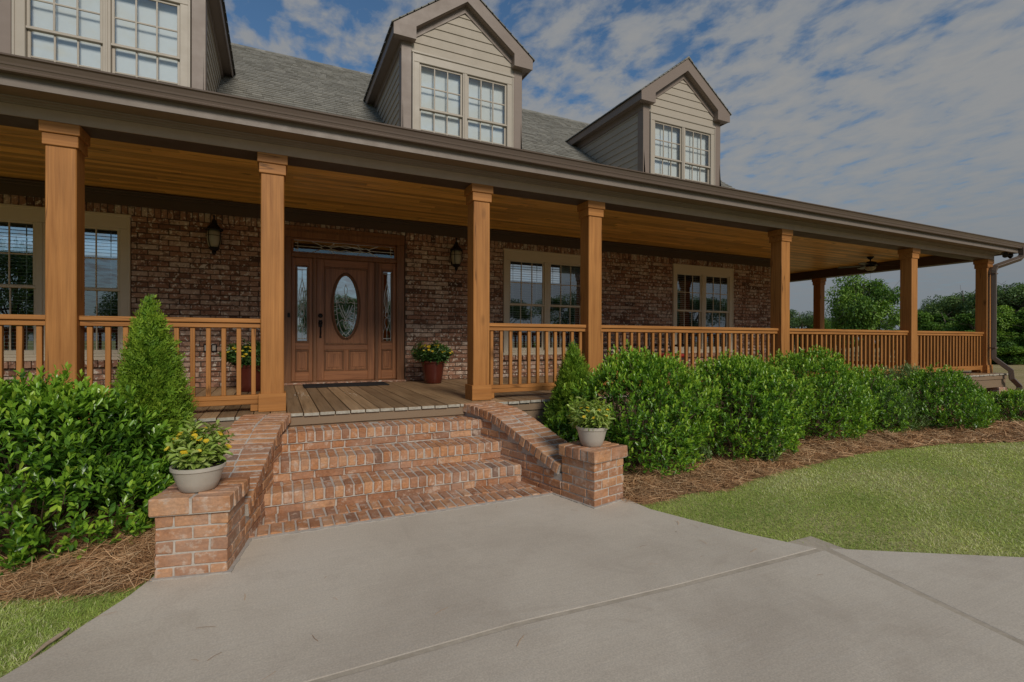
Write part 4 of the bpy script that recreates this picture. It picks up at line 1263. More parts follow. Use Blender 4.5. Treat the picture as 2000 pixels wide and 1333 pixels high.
# mortar smear where the brickwork meets the concrete
mb = MB()
for (A, Mt) in ((AL, ML), (AR, MR)):
    for (a0, a1, t0, t1) in ((-.02, .5, -.02, .02), (-.02, .02, -.015, .39)):
        pts = []
        n_ = 14
        def edge(f, o_):
            return f
        if a1 - a0 > .1: 
            for i in range(n_ + 1): pts.append((a0 + (a1 - a0) * i / n_, -.010 - random.uniform(.004, .018)))
            pts += [(a1, .02), (a0, .02)]
        else:
            for i in range(n_ + 1): pts.append((-.010 - random.uniform(.004, .018), t0 + (t1 - t0) * i / n_))
            pts += [(.02, t1), (.02, t0)]
        z = G + .006 + random.uniform(0, .002)
        vs = [Mt @ Vector((a, t, z)) for a, t in pts]; vs += [Mt @ Vector((a, t, G - .02)) for a, t in pts]
        n2 = len(pts); mb.add(vs, [list(range(n2))] + [[i, (i + 1) % n2, n2 + (i + 1) % n2, n2 + i] for i in range(n2)], .5)
y = 3.835
pts = [(xl(y) + (xr(y) - xl(y)) * i / 60, y - random.uniform(.0, .02)) for i in range(61)] + [(xr(3.87), 3.87), (xl(3.87), 3.87)]
n2 = len(pts); mb.add([Vector((a, b_, G + .0045)) for a, b_ in pts] + [Vector((a, b_, G - .02)) for a, b_ in pts], [list(range(n2))] + [[i, (i + 1) % n2, n2 + (i + 1) % n2, n2 + i] for i in range(n2)], .5)
SB(mb, 'mortar_fillet', M['oldcon'])

MULR = [(2.70, 3.40), (2.80, 3.273), (3.10, 3.30), (3.389, 3.354), (3.816, 3.275), (4.161, 3.391), (5.03, 3.521), (6.0, 3.62), (6.733, 3.66), (8.192, 3.50), (9.287, 3.14), (10.6, 2.75), (12.2, 2.6), (13.8, 3.1), (15.2, 4.2), (15.3, 5.7), (2.0, 5.7), (2.35, 4.4)]
MULL = [(-.642, 3.49), (-.70, 3.40), (-.80, 3.365), (-.875, 3.372), (-1.088, 3.443), (-1.316, 3.509), (-2.0, 3.62), (-3.5, 3.7), (-7, 3.8), (-7, 5.7), (0.1, 5.7), (-.25, 4.6)]
def mulch(poly, name, nneed, box, near):
    """mounded bed strewn with pine needles"""
    p = np.array(poly)
    x0, y0 = p.min(0); x1, y1 = p.max(0)
    def h(x, y):
        d = np.full(len(x), 9.0)
        for i in range(len(p)):
            a, b_ = p[i], p[(i + 1) % len(p)]
            ab = b_ - a; t = np.clip(((x - a[0]) * ab[0] + (y - a[1]) * ab[1]) / (ab @ ab), 0, 1)
            d = np.minimum(d, np.hypot(x - a[0] - t * ab[0], y - a[1] - t * ab[1]))
        return .05 * (1 - np.exp(-d / .16)) + .012 * np.sin(x * 5.1 + y * 3) * np.minimum(1, d * 3) + .01 * np.sin(x * 13 - y * 9) * np.minimum(1, d * 3)
    step = .09
    gx = np.arange(x0 - .05, x1 + .1, step); gy = np.arange(y0 - .05, y1 + .1, step)
    X, Y = np.meshgrid(gx, gy); xf, yf = X.ravel(), Y.ravel()
    # clamp to the outline: keep cells whose centre is inside
    Z = G - .016 + h(xf, yf) * inside(poly, xf, yf)
    Z[~inside(poly, xf, yf)] = G - .035
    V = np.stack([xf, yf, Z], 1)
    nx = len(gx); i, j = np.meshgrid(np.arange(nx - 1), np.arange(len(gy) - 1)); a = (j * nx + i).ravel()
    F = np.stack([a, a + 1, a + nx + 1, a + nx], 1)
    cc = V[F].mean(1); keep = inside(poly, cc[:, 0], cc[:, 1]); F = F[keep]
    tag(fast_mesh(name + '_bed', V, F, None, M['mulch'], None, True), kind='structure')
    bx0, bx1, by0, by1 = box
    P = np.stack([RS.uniform(bx0, bx1, nneed * 2), RS.uniform(by0, by1, nneed * 2)], 1)
    P = P[inside(poly, P[:, 0] + RS.normal(0, .03, len(P)), P[:, 1] + RS.normal(0, .03, len(P)))][:nneed]
    if near is not None:
        dist = np.hypot(P[:, 0], P[:, 1]); P = P[RS.uniform(size=len(P)) < np.clip((near / dist) ** 1.3, .12, 1)]
    n = len(P)
    ang = RS.uniform(0, 2 * PI, n); L = RS.uniform(.07, .19, n) / 2; wd = RS.uniform(.0011, .0021, n) * (1.0 if near is None else np.clip(np.hypot(P[:, 0], P[:, 1]) / 4.2, 1, 2.6))
    tilt = RS.normal(0, .16, n); lift = RS.uniform(.002, .030, n)
    steep = RS.uniform(size=n) < .03
    tilt[steep] = RS.uniform(.3, .8, steep.sum())
    d = np.stack([np.cos(ang) * np.cos(tilt), np.sin(ang) * np.cos(tilt), np.sin(tilt)], 1)
    s = np.stack([-np.sin(ang), np.cos(ang), np.zeros(n)], 1)
    c0 = np.stack([P[:, 0], P[:, 1], G - .016 + h(P[:, 0], P[:, 1]) + lift + np.abs(np.sin(tilt)) * L * .7], 1)
    bend = RS.normal(0, .10, n)[:, None]
    a = c0 - d * L[:, None]; b_ = c0 + d * L[:, None]; m_ = c0 + (s * bend + np.array([0, 0, .03])) * L[:, None] * 2
    upv = np.stack([np.zeros(n), np.zeros(n), np.ones(n)], 1)
    w_ = wd[:, None]
    s2 = unit(s + upv * RS.normal(0, .5, n)[:, None])
    V = np.stack([a - s2 * w_, a + s2 * w_, m_ - s2 * w_, m_ + s2 * w_, b_ - s2 * w_ * .5, b_ + s2 * w_ * .5], 1).reshape(-1, 3)
    i = np.arange(n)[:, None] * 6
    F = np.concatenate([i + np.array([[0, 1, 3, 2]]), i + np.array([[2, 3, 5, 4]])], 1).reshape(-1, 4)
    r = np.repeat(np.clip(RS.beta(2, 2, n) * (.55 + lift * 20), 0, 1), 2)
    tag(fast_mesh(name, V, F, r, M['needle']), kind='stuff')
mulch(MULL, 'pine_straw', 26000, (-3.2, -.5, 3.3, 5.0), None)
mulch(MULR, 'pine_straw', 95000, (2.3, 14.5, 2.6, 5.3), 4.6)

# grass blades
def grass(polys_in, polys_out, box, n, f):
    x = RS.uniform(box[0], box[1], n); y = RS.uniform(box[2], box[3], n)
    k = np.ones(n, bool)
    for p in polys_out: k &= ~inside(p, x + RS.normal(0, .010, n), y + RS.normal(0, .018, n))
    dist = np.hypot(x, y)
    k &= RS.uniform(size=n) < np.clip((f / dist) ** 1.6, 0, 1)
    # only where the camera can see it, with some margin
    ang = np.arctan2(x, y) - YAW
    k &= (np.abs(ang) < .95)
    x, y, dist = x[k], y[k], dist[k]; n = len(x)
    pat = (np.sin(x * 1.7 + 1.3 * np.sin(y * 1.9)) + np.sin(y * 2.3 + x * .8 + 2) + .8 * np.sin(x * 4.1 - y * 5.3)) / 2.8
    H = RS.uniform(.011, .025, n) * (1 + .15 * pat); W = RS.uniform(.0011, .0021, n) * np.clip(dist / 4.2, 1, 3)
    a = RS.uniform(0, 2 * PI, n); ln_ = RS.uniform(.3, 1.7, n)
    b0 = np.stack([x, y, np.full(n, G - .017)], 1)
    dr = np.stack([np.cos(a) * ln_, np.sin(a) * ln_, np.ones(n)], 1)
    s = np.stack([-np.sin(a), np.cos(a), np.zeros(n)], 1) * W[:, None]
    mid = b0 + dr * (H * .55)[:, None]; tip = b0 + dr * H[:, None] + np.stack([np.cos(a), np.sin(a), -.5 * np.ones(n)], 1) * (H * .35 * ln_)[:, None]
    V = np.stack([b0 - s, b0 + s, mid + s * .8, tip, mid - s * .8], 1).reshape(-1, 3)
    i = np.arange(n)[:, None] * 5
    F = np.concatenate([i + np.array([[0, 1, 2, 4]])], 1); F2 = i + np.array([[4, 2, 3, 3]])
    Fq = F
    # tip as a thin quad so every face has four corners
    V = np.stack([b0 - s, b0 + s, mid + s * .8, mid - s * .8, tip + s * .12, tip - s * .12], 1).reshape(-1, 3)
    i = np.arange(n)[:, None] * 6
    F = np.concatenate([i + np.array([[0, 1, 2, 3]]), i + np.array([[3, 2, 4, 5]])], 1).reshape(-1, 4)
    r = np.clip(.44 + .34 * pat + RS.normal(0, .17, n), 0, .8); dry = RS.uniform(size=n) < np.clip(.22 + .48 * pat, .03, .75); r[dry] = RS.uniform(.8, 1, dry.sum())
    tag(fast_mesh('grass', V, F, np.repeat(r, 2), M['grass']), kind='stuff')
grass([], [walk_poly, MULL], (-3.4, -.6, 1.0, 3.9), 150000, 9.0)
grass([], [walk_poly, MULR], (2.6, 14.0, -.8, 4.6), 560000, 3.4)

# ------------------------------------------------------------------ plants
def shrub_mesh(rx, ry, rz, shoots, leafL, seed, bumps=26, low=-.75, tall=0.0, nl=7, mat_='shrub', young=1.0, wr=.42, foot=.55):
    """leafy shrub in local coordinates, its foot at the origin; returns leaf verts/faces/rnd and twig MB"""
    rs = np.random.RandomState(seed)
    bd = unit(rs.normal(size=(bumps, 3))); ba = rs.uniform(-.22, .27, bumps); bw = rs.uniform(6, 20, bumps)
    def rad(d):
        q = 1.0 + sum(a * np.exp(w_ * (d @ b - 1)) for a, b, w_ in zip(ba, bd, bw))
        return q
    n = shoots
    d = unit(rs.normal(size=(n, 3))); d[:, 2] = np.where(d[:, 2] < low, -d[:, 2], d[:, 2])
    q = rad(d) * np.where(rs.uniform(size=n) < .68, rs.uniform(.84, 1.0, n), rs.uniform(.45, .86, n))
    out = rs.uniform(size=n) < .05 + tall
    up_ = d[:, 2] > .35
    q = q + np.where(out & up_, rs.uniform(.03, .16, n), 0)
    hx = np.maximum(np.hypot(d[:, 0], d[:, 1]), .3); sk_ = np.where(d[:, 2] < 0, 1 + foot * (1 / hx - 1), 1.0)
    P = d * q[:, None] * np.array([rx, ry, rz]); P[:, :2] *= sk_[:, None]
    P[:, 2] += rz * .86
    P[:, 2] = np.maximum(P[:, 2], .05 + rs.uniform(0, .06, n))
    ax = unit(d * np.array([1 / rx, 1 / ry, 1 / rz]) * min(rx, rz) * .62 + np.array([0, 0, .95]) + rs.normal(0, .32, (n, 3)))
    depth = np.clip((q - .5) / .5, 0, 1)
    SL_ = leafL * rs.uniform(1.1, 2.2, n)
    i = np.repeat(np.arange(n), nl); k = np.tile(np.arange(nl), n)
    f = k / (nl - 1)
    az = k * 2.4 + np.repeat(rs.uniform(0, 6.28, n), nl)
    e1 = unit(np.cross(ax, rs.normal(size=(n, 3)))); e2 = np.cross(ax, e1)
    side = e1[i] * np.cos(az)[:, None] + e2[i] * np.sin(az)[:, None]
    spread = 1.08 - .80 * f + rs.normal(0, .15, n * nl)
    D = unit(ax[i] * np.cos(spread)[:, None] + side * np.sin(spread)[:, None] + rs.normal(0, .12, (n * nl, 3)))
    B = P[i] + ax[i] * (SL_[i] * (f - .9))[:, None]
    L = leafL * rs.uniform(.75, 1.25, n * nl) * (1 - .25 * f)
    Nn = unit(ax[i] * .9 - side * .3 * (f < .8)[:, None] + np.array([0, 0, .5]) + rs.normal(0, .25, (n * nl, 3)))
    V, F = leaves(B, D, L, L * wr * rs.uniform(.85, 1.15, n * nl), .16, rs.uniform(-.08, .2, (n * nl, 1)), Nn, .34, .52, .70)
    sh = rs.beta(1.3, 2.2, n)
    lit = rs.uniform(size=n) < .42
    r = np.clip(.19 + .12 * sh[i] + (.28 * f ** 1.3 + np.where(lit, .46, .14)[i] * f) * young * np.clip(depth[i], .25, 1) + rs.normal(0, .07, n * nl), 0, 1)  # young tips paler; sunlit shoots and inner shade also painted into the leaf tone
    tw = MB()
    for j in rs.choice(n, min(n, 70), replace=False):
        s_ = Vector(P[j] - ax[j] * SL_[j] * .9); b0 = Vector((P[j][0] * .15, P[j][1] * .15, 0.0))
        mid = b0.lerp(s_, .55) + Vector(rs.normal(0, .04, 3))
        tw.tube([b0, mid, s_, Vector(P[j])], [.010, .006, .003, .0015], 4)
    return V, F, np.repeat(r, 2), tw

def shrub(name, label, x, y, rx, ry, h, shoots, leafL, seed, group, m='shrub', rz=0, z=G + .0, **kw):
    V, F, r, tw = shrub_mesh(rx, ry, h / 1.86, shoots, leafL, seed, **kw)
    t = empty(name, (x, y, z), rz, label, 'shrub', group)
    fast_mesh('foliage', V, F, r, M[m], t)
    tw.build('stem', M['twig'], t)
    return t
HG = 'leafy shrubs along the porch'
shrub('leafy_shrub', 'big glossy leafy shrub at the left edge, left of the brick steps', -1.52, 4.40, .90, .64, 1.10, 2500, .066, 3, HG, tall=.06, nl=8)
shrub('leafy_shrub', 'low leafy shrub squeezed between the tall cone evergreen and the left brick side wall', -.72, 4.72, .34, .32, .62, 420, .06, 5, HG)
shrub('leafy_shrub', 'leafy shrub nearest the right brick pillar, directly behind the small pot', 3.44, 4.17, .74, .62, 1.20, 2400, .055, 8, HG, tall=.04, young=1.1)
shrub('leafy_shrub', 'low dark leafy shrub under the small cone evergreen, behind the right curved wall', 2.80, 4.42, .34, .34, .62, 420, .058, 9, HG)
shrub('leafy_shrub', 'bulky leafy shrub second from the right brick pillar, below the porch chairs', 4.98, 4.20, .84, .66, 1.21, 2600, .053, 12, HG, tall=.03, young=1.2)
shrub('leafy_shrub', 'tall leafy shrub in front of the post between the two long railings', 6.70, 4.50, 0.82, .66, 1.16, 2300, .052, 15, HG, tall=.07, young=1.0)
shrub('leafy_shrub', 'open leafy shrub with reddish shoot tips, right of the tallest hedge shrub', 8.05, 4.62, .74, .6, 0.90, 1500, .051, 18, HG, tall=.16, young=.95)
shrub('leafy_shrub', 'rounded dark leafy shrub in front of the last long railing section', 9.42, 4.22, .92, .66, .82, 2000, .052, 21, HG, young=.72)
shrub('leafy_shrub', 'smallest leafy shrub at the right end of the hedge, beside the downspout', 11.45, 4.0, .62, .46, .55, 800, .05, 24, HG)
shrub('pale_shrub', 'pale grey green narrow leaved shrub spilling low between two darker hedge shrubs', 8.35, 4.35, .52, .38, .70, 900, .05, 30, None, m='variegated', wr=.2, nl=9)
shrub('pale_shrub', 'pale grey green shrub rising behind the rounded dark hedge shrub', 9.75, 4.80, .66, .36, .94, 900, .052, 33, None, m='variegated', wr=.24, nl=8)
shrub('pale_shrub', 'tiny pale shrub low between the first two hedge shrubs on the pine straw', 4.12, 4.05, .20, .17, .26, 170, .045, 36, None, m='variegated')
shrub('pale_shrub', 'small spiky bright green sprout low before the second hedge shrub', 4.98, 3.80, .17, .12, .27, 130, .075, 39, None, m='variegated', wr=.16, nl=8, young=1.4)

def arborvitae(label, x, y, R, h, sprays, seed):
    rs = np.random.RandomState(seed)
    t = empty('cone_evergreen', (x, y, G), rs.uniform(0, 6), label, 'evergreen', 'cone evergreens beside the steps')
    n = sprays
    u = 1 - np.sqrt(rs.uniform(0, 1, n)) * .985
    z = h * (.03 + .97 * u)
    prof = R * np.clip((1 - u) ** .70, 0, 1) * (np.minimum(1, u * 5 + .62))
    az = rs.uniform(0, 2 * PI, n)
    lump = 1 + .11 * np.sin(az * 3 + z * 5) + .09 * np.sin(az * 7 - z * 11 + 1) + .06 * np.sin(az * 13 + z * 23)
    rr = prof * lump * np.where(rs.uniform(size=n) < .7, rs.uniform(.86, 1.04, n), rs.uniform(.4, .88, n))
    rad = np.stack([np.cos(az), np.sin(az), np.zeros(n)], 1)
    P = rad * rr[:, None]; P[:, 2] = z
    ax = unit(rad * (.85 + .3 * (1 - u))[:, None] + np.array([0, 0, 1.0]) * (.35 + .9 * u ** 2)[:, None] + rs.normal(0, .34, (n, 3)))
    S = unit(np.cross(ax, rad + rs.normal(0, .7, (n, 3)))); Nn = np.cross(S, ax)
    nl = 9
    i = np.repeat(np.arange(n), nl); k = np.tile(np.arange(nl), n)
    f = (k // 2) / 4.0; sg = np.where(k % 2 == 0, 1.0, -1.0); sg[k == nl - 1] = 0
    sl = rs.uniform(.040, .075, n) * (.8 + .4 * h)
    B = P[i] + ax[i] * (sl[i] * (f - .75))[:, None]
    D = unit(ax[i] + S[i] * (sg * (1.0 - .3 * f))[:, None] + np.array([0, 0, .25]) + rs.normal(0, .22, (n * nl, 3)))
    L = sl[i] * (.50 - .22 * f) * rs.uniform(.7, 1.25, n * nl)
    V, F = leaves(B, D, L, L * .34, .05, .12, Nn[i] + rs.normal(0, .2, (n * nl, 3)))
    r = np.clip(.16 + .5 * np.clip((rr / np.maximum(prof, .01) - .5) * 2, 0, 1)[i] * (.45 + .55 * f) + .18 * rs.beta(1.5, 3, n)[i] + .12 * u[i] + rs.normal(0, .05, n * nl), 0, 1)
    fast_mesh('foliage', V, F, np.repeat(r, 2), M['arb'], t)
    tk = MB(); tk.tube([(0, 0, -.05), (.01, 0, h * .5), (0, .01, h * .97)], [.03, .02, .004], 6); tk.build('trunk', M['bark'], t)
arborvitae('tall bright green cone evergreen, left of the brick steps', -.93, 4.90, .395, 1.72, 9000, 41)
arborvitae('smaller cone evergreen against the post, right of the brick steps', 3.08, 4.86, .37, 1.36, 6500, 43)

# potted plants
def flower_heads(rs, n, cx_, R, z0, hz, pr, parent, cup=.25, hemi=.15):
    a = rs.uniform(0, 2 * PI, n); q = np.sqrt(rs.uniform(hemi, 1, n)) * R
    base = np.stack([np.cos(a) * q, np.sin(a) * q, z0 + hz * np.sqrt(np.clip(1 - (q / (R * 1.08)) ** 2, 0, 1))], 1)
    npet = 9
    i = np.repeat(np.arange(n), npet); k = np.tile(np.arange(npet), n)
    nrm = unit(base * np.array([1, 1, .2]) / R * .7 + np.array([0, 0, 1.0]) + rs.normal(0, .25, (n, 3)) - np.array([0, 0, z0]) * .2)
    e1 = unit(np.cross(nrm, rs.normal(size=(n, 3)))); e2 = np.cross(nrm, e1)
    t = k * 2 * PI / npet
    D = unit(e1[i] * np.cos(t)[:, None] + e2[i] * np.sin(t)[:, None] + nrm[i] * cup * (1 + .5 * (k % 2))[:, None])
    V, F = leaves(base[i], D, pr * rs.uniform(.8, 1.2, n)[i], pr * .62, .12, .1, nrm[i])
    return fast_mesh('blossom', V, F, np.repeat(rs.uniform(0, 1, n)[i], 2), M['yellow'], parent)

def potted(label, x, y, z, prof, potm, fol, R, hz, z0, nleaf, leafL, nfl, seed, group, wr=.34, pr=.02, sx=1.0):
    rs = np.random.RandomState(seed)
    t = empty('potted_plant', (x, y, z), rs.uniform(0, 6), label, 'potted plant', group)
    p = MB(); p.lathe(prof, n=40); p.build('pot', M[potm], t, 'auto')
    s = MB(); rin = prof[-1][0]; s.lathe([(0, z0 - .005), (rin * .5, z0), (rin * 1.0, z0 - .012)], n=24); s.build('soil', M['soil'], t, True)
    n = nleaf // 6
    d = unit(rs.normal(size=(n, 3)) * np.array([1, 1, .8]) + np.array([0, 0, .25])); d[:, 2] = np.abs(d[:, 2]) * np.where(rs.uniform(size=n) < .05, -.35, 1)
    q = rs.uniform(.45, 1.0, n) ** .6 * (1 + .15 * np.sin(np.arctan2(d[:, 1], d[:, 0]) * 3 + seed))
    P = d * q[:, None] * np.array([R, R, hz]); P[:, :2] *= (.66 + .34 * np.clip(d[:, 2:3] * 2.2, 0, 1)); P[:, 2] += z0 + .035
    ax = unit(d * .8 + np.array([0, 0, .7]) + rs.normal(0, .3, (n, 3)))
    nl = 6; i = np.repeat(np.arange(n), nl); k = np.tile(np.arange(nl), n); f = k / (nl - 1)
    e1 = unit(np.cross(ax, rs.normal(size=(n, 3)))); e2 = np.cross(ax, e1); az = k * 2.4
    side = e1[i] * np.cos(az)[:, None] + e2[i] * np.sin(az)[:, None]
    sp = 1.35 - .6 * f
    D = unit(ax[i] * np.cos(sp)[:, None] + side * np.sin(sp)[:, None])
    L = leafL * rs.uniform(.6, 1.25, n * nl)
    V, F = leaves(P[i] + ax[i] * (leafL * (f - 1))[:, None], D, L, L * wr, .12, .25, ax[i] + rs.normal(0, .2, (n * nl, 3)))
    fast_mesh('foliage', V, F, np.repeat(np.clip(rs.beta(2, 2, n * nl) * .8 + .2 * f, 0, 1), 2), M[fol], t)
    flower_heads(rs, nfl, 0, R * .92, z0 + .02, hz * .95, pr, t)
    st = MB()
    for j in rs.choice(n, min(n, 24), replace=False):
        st.tube([(P[j][0] * .2, P[j][1] * .2, z0 - .01), tuple(P[j] * np.array([.6, .6, .5]) + np.array([0, 0, z0 * .5])), tuple(P[j])], .0022, 4)
    st.build('stem', M['marileaf'], t)
    return t
bowl = [(.0, .0), (.090, .0), (.098, .006), (.116, .05), (.132, .105), (.139, .124), (.147, .128), (.148, .148), (.142, .150), (.136, .146), (.130, .11)]
potted('taupe pot of trailing yellow flowers on the left brick pillar', -.432, 3.555, -.198, bowl, 'pot', 'potleaf', .180, .225, .140, 1000, .052, 26, 51, 'taupe pots on the brick pillars', .40, .021)
bowl2 = [(r * .93, z * 1.12) for r, z in bowl]
potted('taupe pot with pale variegated leaves and orange yellow flowers on the right brick pillar', 2.478, 3.60, -.198, bowl2, 'pot', 'potleaf', .205, .21, .155, 1050, .058, 20, 53, 'taupe pots on the brick pillars', .30, .018)
tall = [(.0, .0), (.128, .0), (.136, .008), (.150, .10), (.185, .325), (.198, .330), (.205, .345), (.205, .366), (.197, .37), (.188, .36), (.18, .30)]
potted('red glazed pot of yellow flowers right of the front door', 2.325, 7.93, .001, tall, 'redpot', 'marileaf', .37, .28, .36, 2600, .055, 60, 57, 'red pots flanking the front door', .42, .024)
potted('red glazed pot of yellow flowers left of the front door, behind the railing', -.33, 7.75, .001, tall, 'redpot', 'marileaf', .37, .28, .36, 2600, .055, 60, 59, 'red pots flanking the front door', .42, .024)

# ------------------------------------------------------------------ things on the porch
mb = MB(); mb.box(.36, 1.60, 7.86, 8.40, .001, .016, .005, .5)
o = mb.build('doormat', M['rubber'], origin=(.98, 8.1, 0)); tag(o, 'thin black doormat on the boards before the front door', 'doormat')

def lantern(x, label):
    t = empty('wall_lantern', (x, WALL - .005, 2.18), 0, label, 'lantern', 'wall lanterns beside the front door')
    t.scale = (1.15,) * 3
    cy_ = -.135
    b_ = MB(); b_.box(-.045, .045, -.016, 0, -.10, .16, .01); b_.tube([(0, -.012, .10), (0, -.06, .17), (0, -.11, .22), (0, cy_, .215)], .011, 8)
    b_.tube([(0, -.012, -.06), (0, -.06, -.12), (0, -.10, -.15), (0, cy_, -.14)], .009, 8); b_.build('bracket', M['black'], t, 'auto')
    c_ = MB(); c_.lathe([(.0, .30), (.010, .295), (.016, .28), (.008, .262), (.012, .245), (.022, .235), (.030, .20), (.060, .155), (.098, .118), (.104, .108), (.100, .100), (.085, .100), (.03, .101)], (0, cy_, 0), 8); c_.build('roof', M['black'], t, 'auto')
    g = MB(); g.lathe([(.066, .100), (.078, .06), (.080, .0), (.072, -.06), (.052, -.115)], (0, cy_, 0), 20); g.build('glass', M['frost'], t, True)
    r_ = MB()
    for k in range(4):
        a = 2 * PI * k / 4 + .95
        r_.tube([(math.cos(a) * q, cy_ + math.sin(a) * q, z) for q, z in ((.085, .104), (.093, .05), (.092, -.01), (.080, -.07), (.058, -.118))], .0052, 5)
    r_.tube([(math.cos(2 * PI * k / 24) * .09, cy_ + math.sin(2 * PI * k / 24) * .09, .03) for k in range(24)], .004, 4, closed=True)
    r_.build('cage', M['black'], t)
    b2 = MB(); b2.lathe([(.060, -.112), (.064, -.122), (.05, -.14), (.022, -.16), (.028, -.175), (.016, -.192), (.006, -.21), (0, -.222)], (0, cy_, 0), 12); b2.build('base', M['black'], t, 'auto')
lantern(-.83, 'black wall lantern left of the front door')
lantern(2.875, 'black wall lantern right of the front door')

for x, lb in ((-.94, 'small grey outlet cover on the brick wall, farther from the door'), (-.842, 'small grey outlet cover on the brick wall, nearer the door')):
    t = empty('outlet', (x, WALL - .006, .585), 0, lb, 'outlet', 'outlet covers low on the brick wall')
    a = MB(); a.box(-.036, .036, -.022, .004, -.058, .058, .008); a.build('cover', M['black'], t)
    a = MB(); a.box(-.022, .022, -.028, -.0225, -.040, .040, .006); a.build('lid', M['pot'], t)

def fan():
    t = empty('ceiling_fan', (13.10, 7.20, 2.769), .35, 'dark bronze ceiling fan with a glass bowl light, above the right end of the porch', 'ceiling fan')
    a = MB(); a.lathe([(0, 0), (.075, 0), (.072, -.02), (.045, -.055), (.018, -.07), (.016, -.075)], n=20); a.build('canopy', M['bronze'], t, 'auto')
    a = MB(); a.lathe([(.013, -.06), (.013, -.125)], n=10); a.build('rod', M['bronze'], t)
    a = MB(); a.lathe([(0, -.11), (.05, -.115), (.125, -.14), (.135, -.165), (.13, -.205), (.10, -.225), (.085, -.25), (0, -.252)], n=28); a.build('motor', M['bronze'], t, 'auto')
    for k in range(5):
        b_ = MB(); Mr = Matrix.Rotation(2 * PI * k / 5 + .5, 4, 'Z') @ Matrix.Rotation(math.radians(11), 4, 'X')
        b_.box(.10, .22, -.018, .018, -.214, -.206, .002, .5, 0, Matrix.Rotation(2 * PI * k / 5 + .5, 4, 'Z'))
        b_.prism([(.20, -.05), (.62, -.068), (.66, -.04), (.66, .04), (.62, .068), (.20, .05)], 'z', -.216, -.210, .5, 0, Matrix.Translation((0, 0, -.0)) @ Matrix.Rotation(2 * PI * k / 5 + .5, 4, 'Z') @ Matrix.Translation((0, 0, -.213)) @ Matrix.Rotation(math.radians(11), 4, 'X') @ Matrix.Translation((0, 0, .213)))
        b_.build('blade', M['bronze'], t)
    a = MB(); a.lathe([(.118, -.252), (.116, -.27), (.10, -.305), (.06, -.335), (.0, -.342)], n=28); a.build('lamp_bowl', M['frost'], t, True)
    a = MB(); a.lathe([(.012, -.338), (.014, -.35), (.006, -.362), (0, -.37)], n=10); a.tube([(.02, 0, -.34), (.02, 0, -.50)], .0015, 4); a.build('finial', M['bronze'], t)
fan()

def chair(x, y, rz, label):
    t = empty('porch_chair', (x, y, 0), rz, label, 'chair', 'dark porch chairs with red cushions')
    for sx_ in (-.26, .26):
        for sy_ in (-.25, .25):
            a = MB(); a.tube([(sx_, sy_, .001), (sx_, sy_, .36), (sx_, sy_ * 1.02, .60 if sy_ < 0 else .38)], .018, 6); a.build('leg', M['wicker'], t)
        a = MB(); a.tube([(sx_, -.27, .60), (sx_ * 1.04, -.1, .625), (sx_, .24, .60)], [.022, .028, .02], 8); a.build('armrest', M['wicker'], t)
    a = MB(); a.box(-.26, .26, -.26, .26, .33, .37, .01); a.build('seat', M['wicker'], t)
    a = MB(); a.box(-.25, .25, -.265, .22, .371, .445, .03); a.build('cushion', M['red'], t)
    a = MB()
    for s in (-1, 1): a.tube([(s * .25, .25, .35), (s * .255, .30, .60), (s * .24, .36, .93)], .018, 6)
    for z in (.48, .56, .64, .72, .80, .88): 
        yy = .26 + (z - .35) * .17
        a.tube([(-.25, yy, z), (0, yy + .02, z + .008), (.25, yy, z)], .018, 5)
    a.tube([(-.24, .36, .93), (0, .385, .96), (.24, .36, .93)], .022, 6)
    a.build('backrest', M['wicker'], t)
chair(6.02, 7.72, .18, 'dark slatted porch chair with a red seat cushion, nearer the brick steps')
chair(7.18, 7.72, -.12, 'dark slatted porch chair with a red seat cushion, in front of the far window')
# small dark table between the chairs
t = empty('side_table', (6.62, 7.95, 0), 0, 'small dark round table between the two porch chairs', 'side table')
a = MB(); a.lathe([(0, .50), (.20, .50), (.205, .485), (.19, .475), (0, .474)], n=24); a.build('table_top', M['wicker'], t, 'auto')
for k in range(3):
    a = MB(); q = 2 * PI * k / 3; a.tube([(math.cos(q) * .09, math.sin(q) * .09, .474), (math.cos(q) * .17, math.sin(q) * .17, .001)], .012, 6); a.build('leg', M['wicker'], t)

# security light under the eave corner
t = empty('floodlight', (PX7 + .25, PF - .16, 2.689), 0, 'twin head floodlight under the corner of the eave', 'floodlight')
a = MB(); a.lathe([(0, 0), (.055, 0), (.055, -.018), (.03, -.03), (0, -.03)], n=18); a.build('base', M['bronze'], t, 'auto')
for s in (-1, 1):
    ax = (Vector((s * .8, -.45, -.35))).normalized(); R3 = ax.to_track_quat('Z', 'Y').to_matrix()
    a = MB(); a.tube([(s * .015, 0, -.02), (s * .05, -.02, -.045)], .010, 6)
    a.lathe([(0, 0), (.022, .0), (.036, .03), (.05, .085), (.054, .10), (.050, .10)], (s * .05, -.02, -.045), 18, .5, 0, R3); a.build('lamp_head', M['bronze'], t, 'auto')
    l = MB(); l.lathe([(.049, .094), (.02, .099), (0, .1)], (s * .05, -.02, -.045), 16, .5, 0, R3); l.build('lens', M['frost'], t, True)

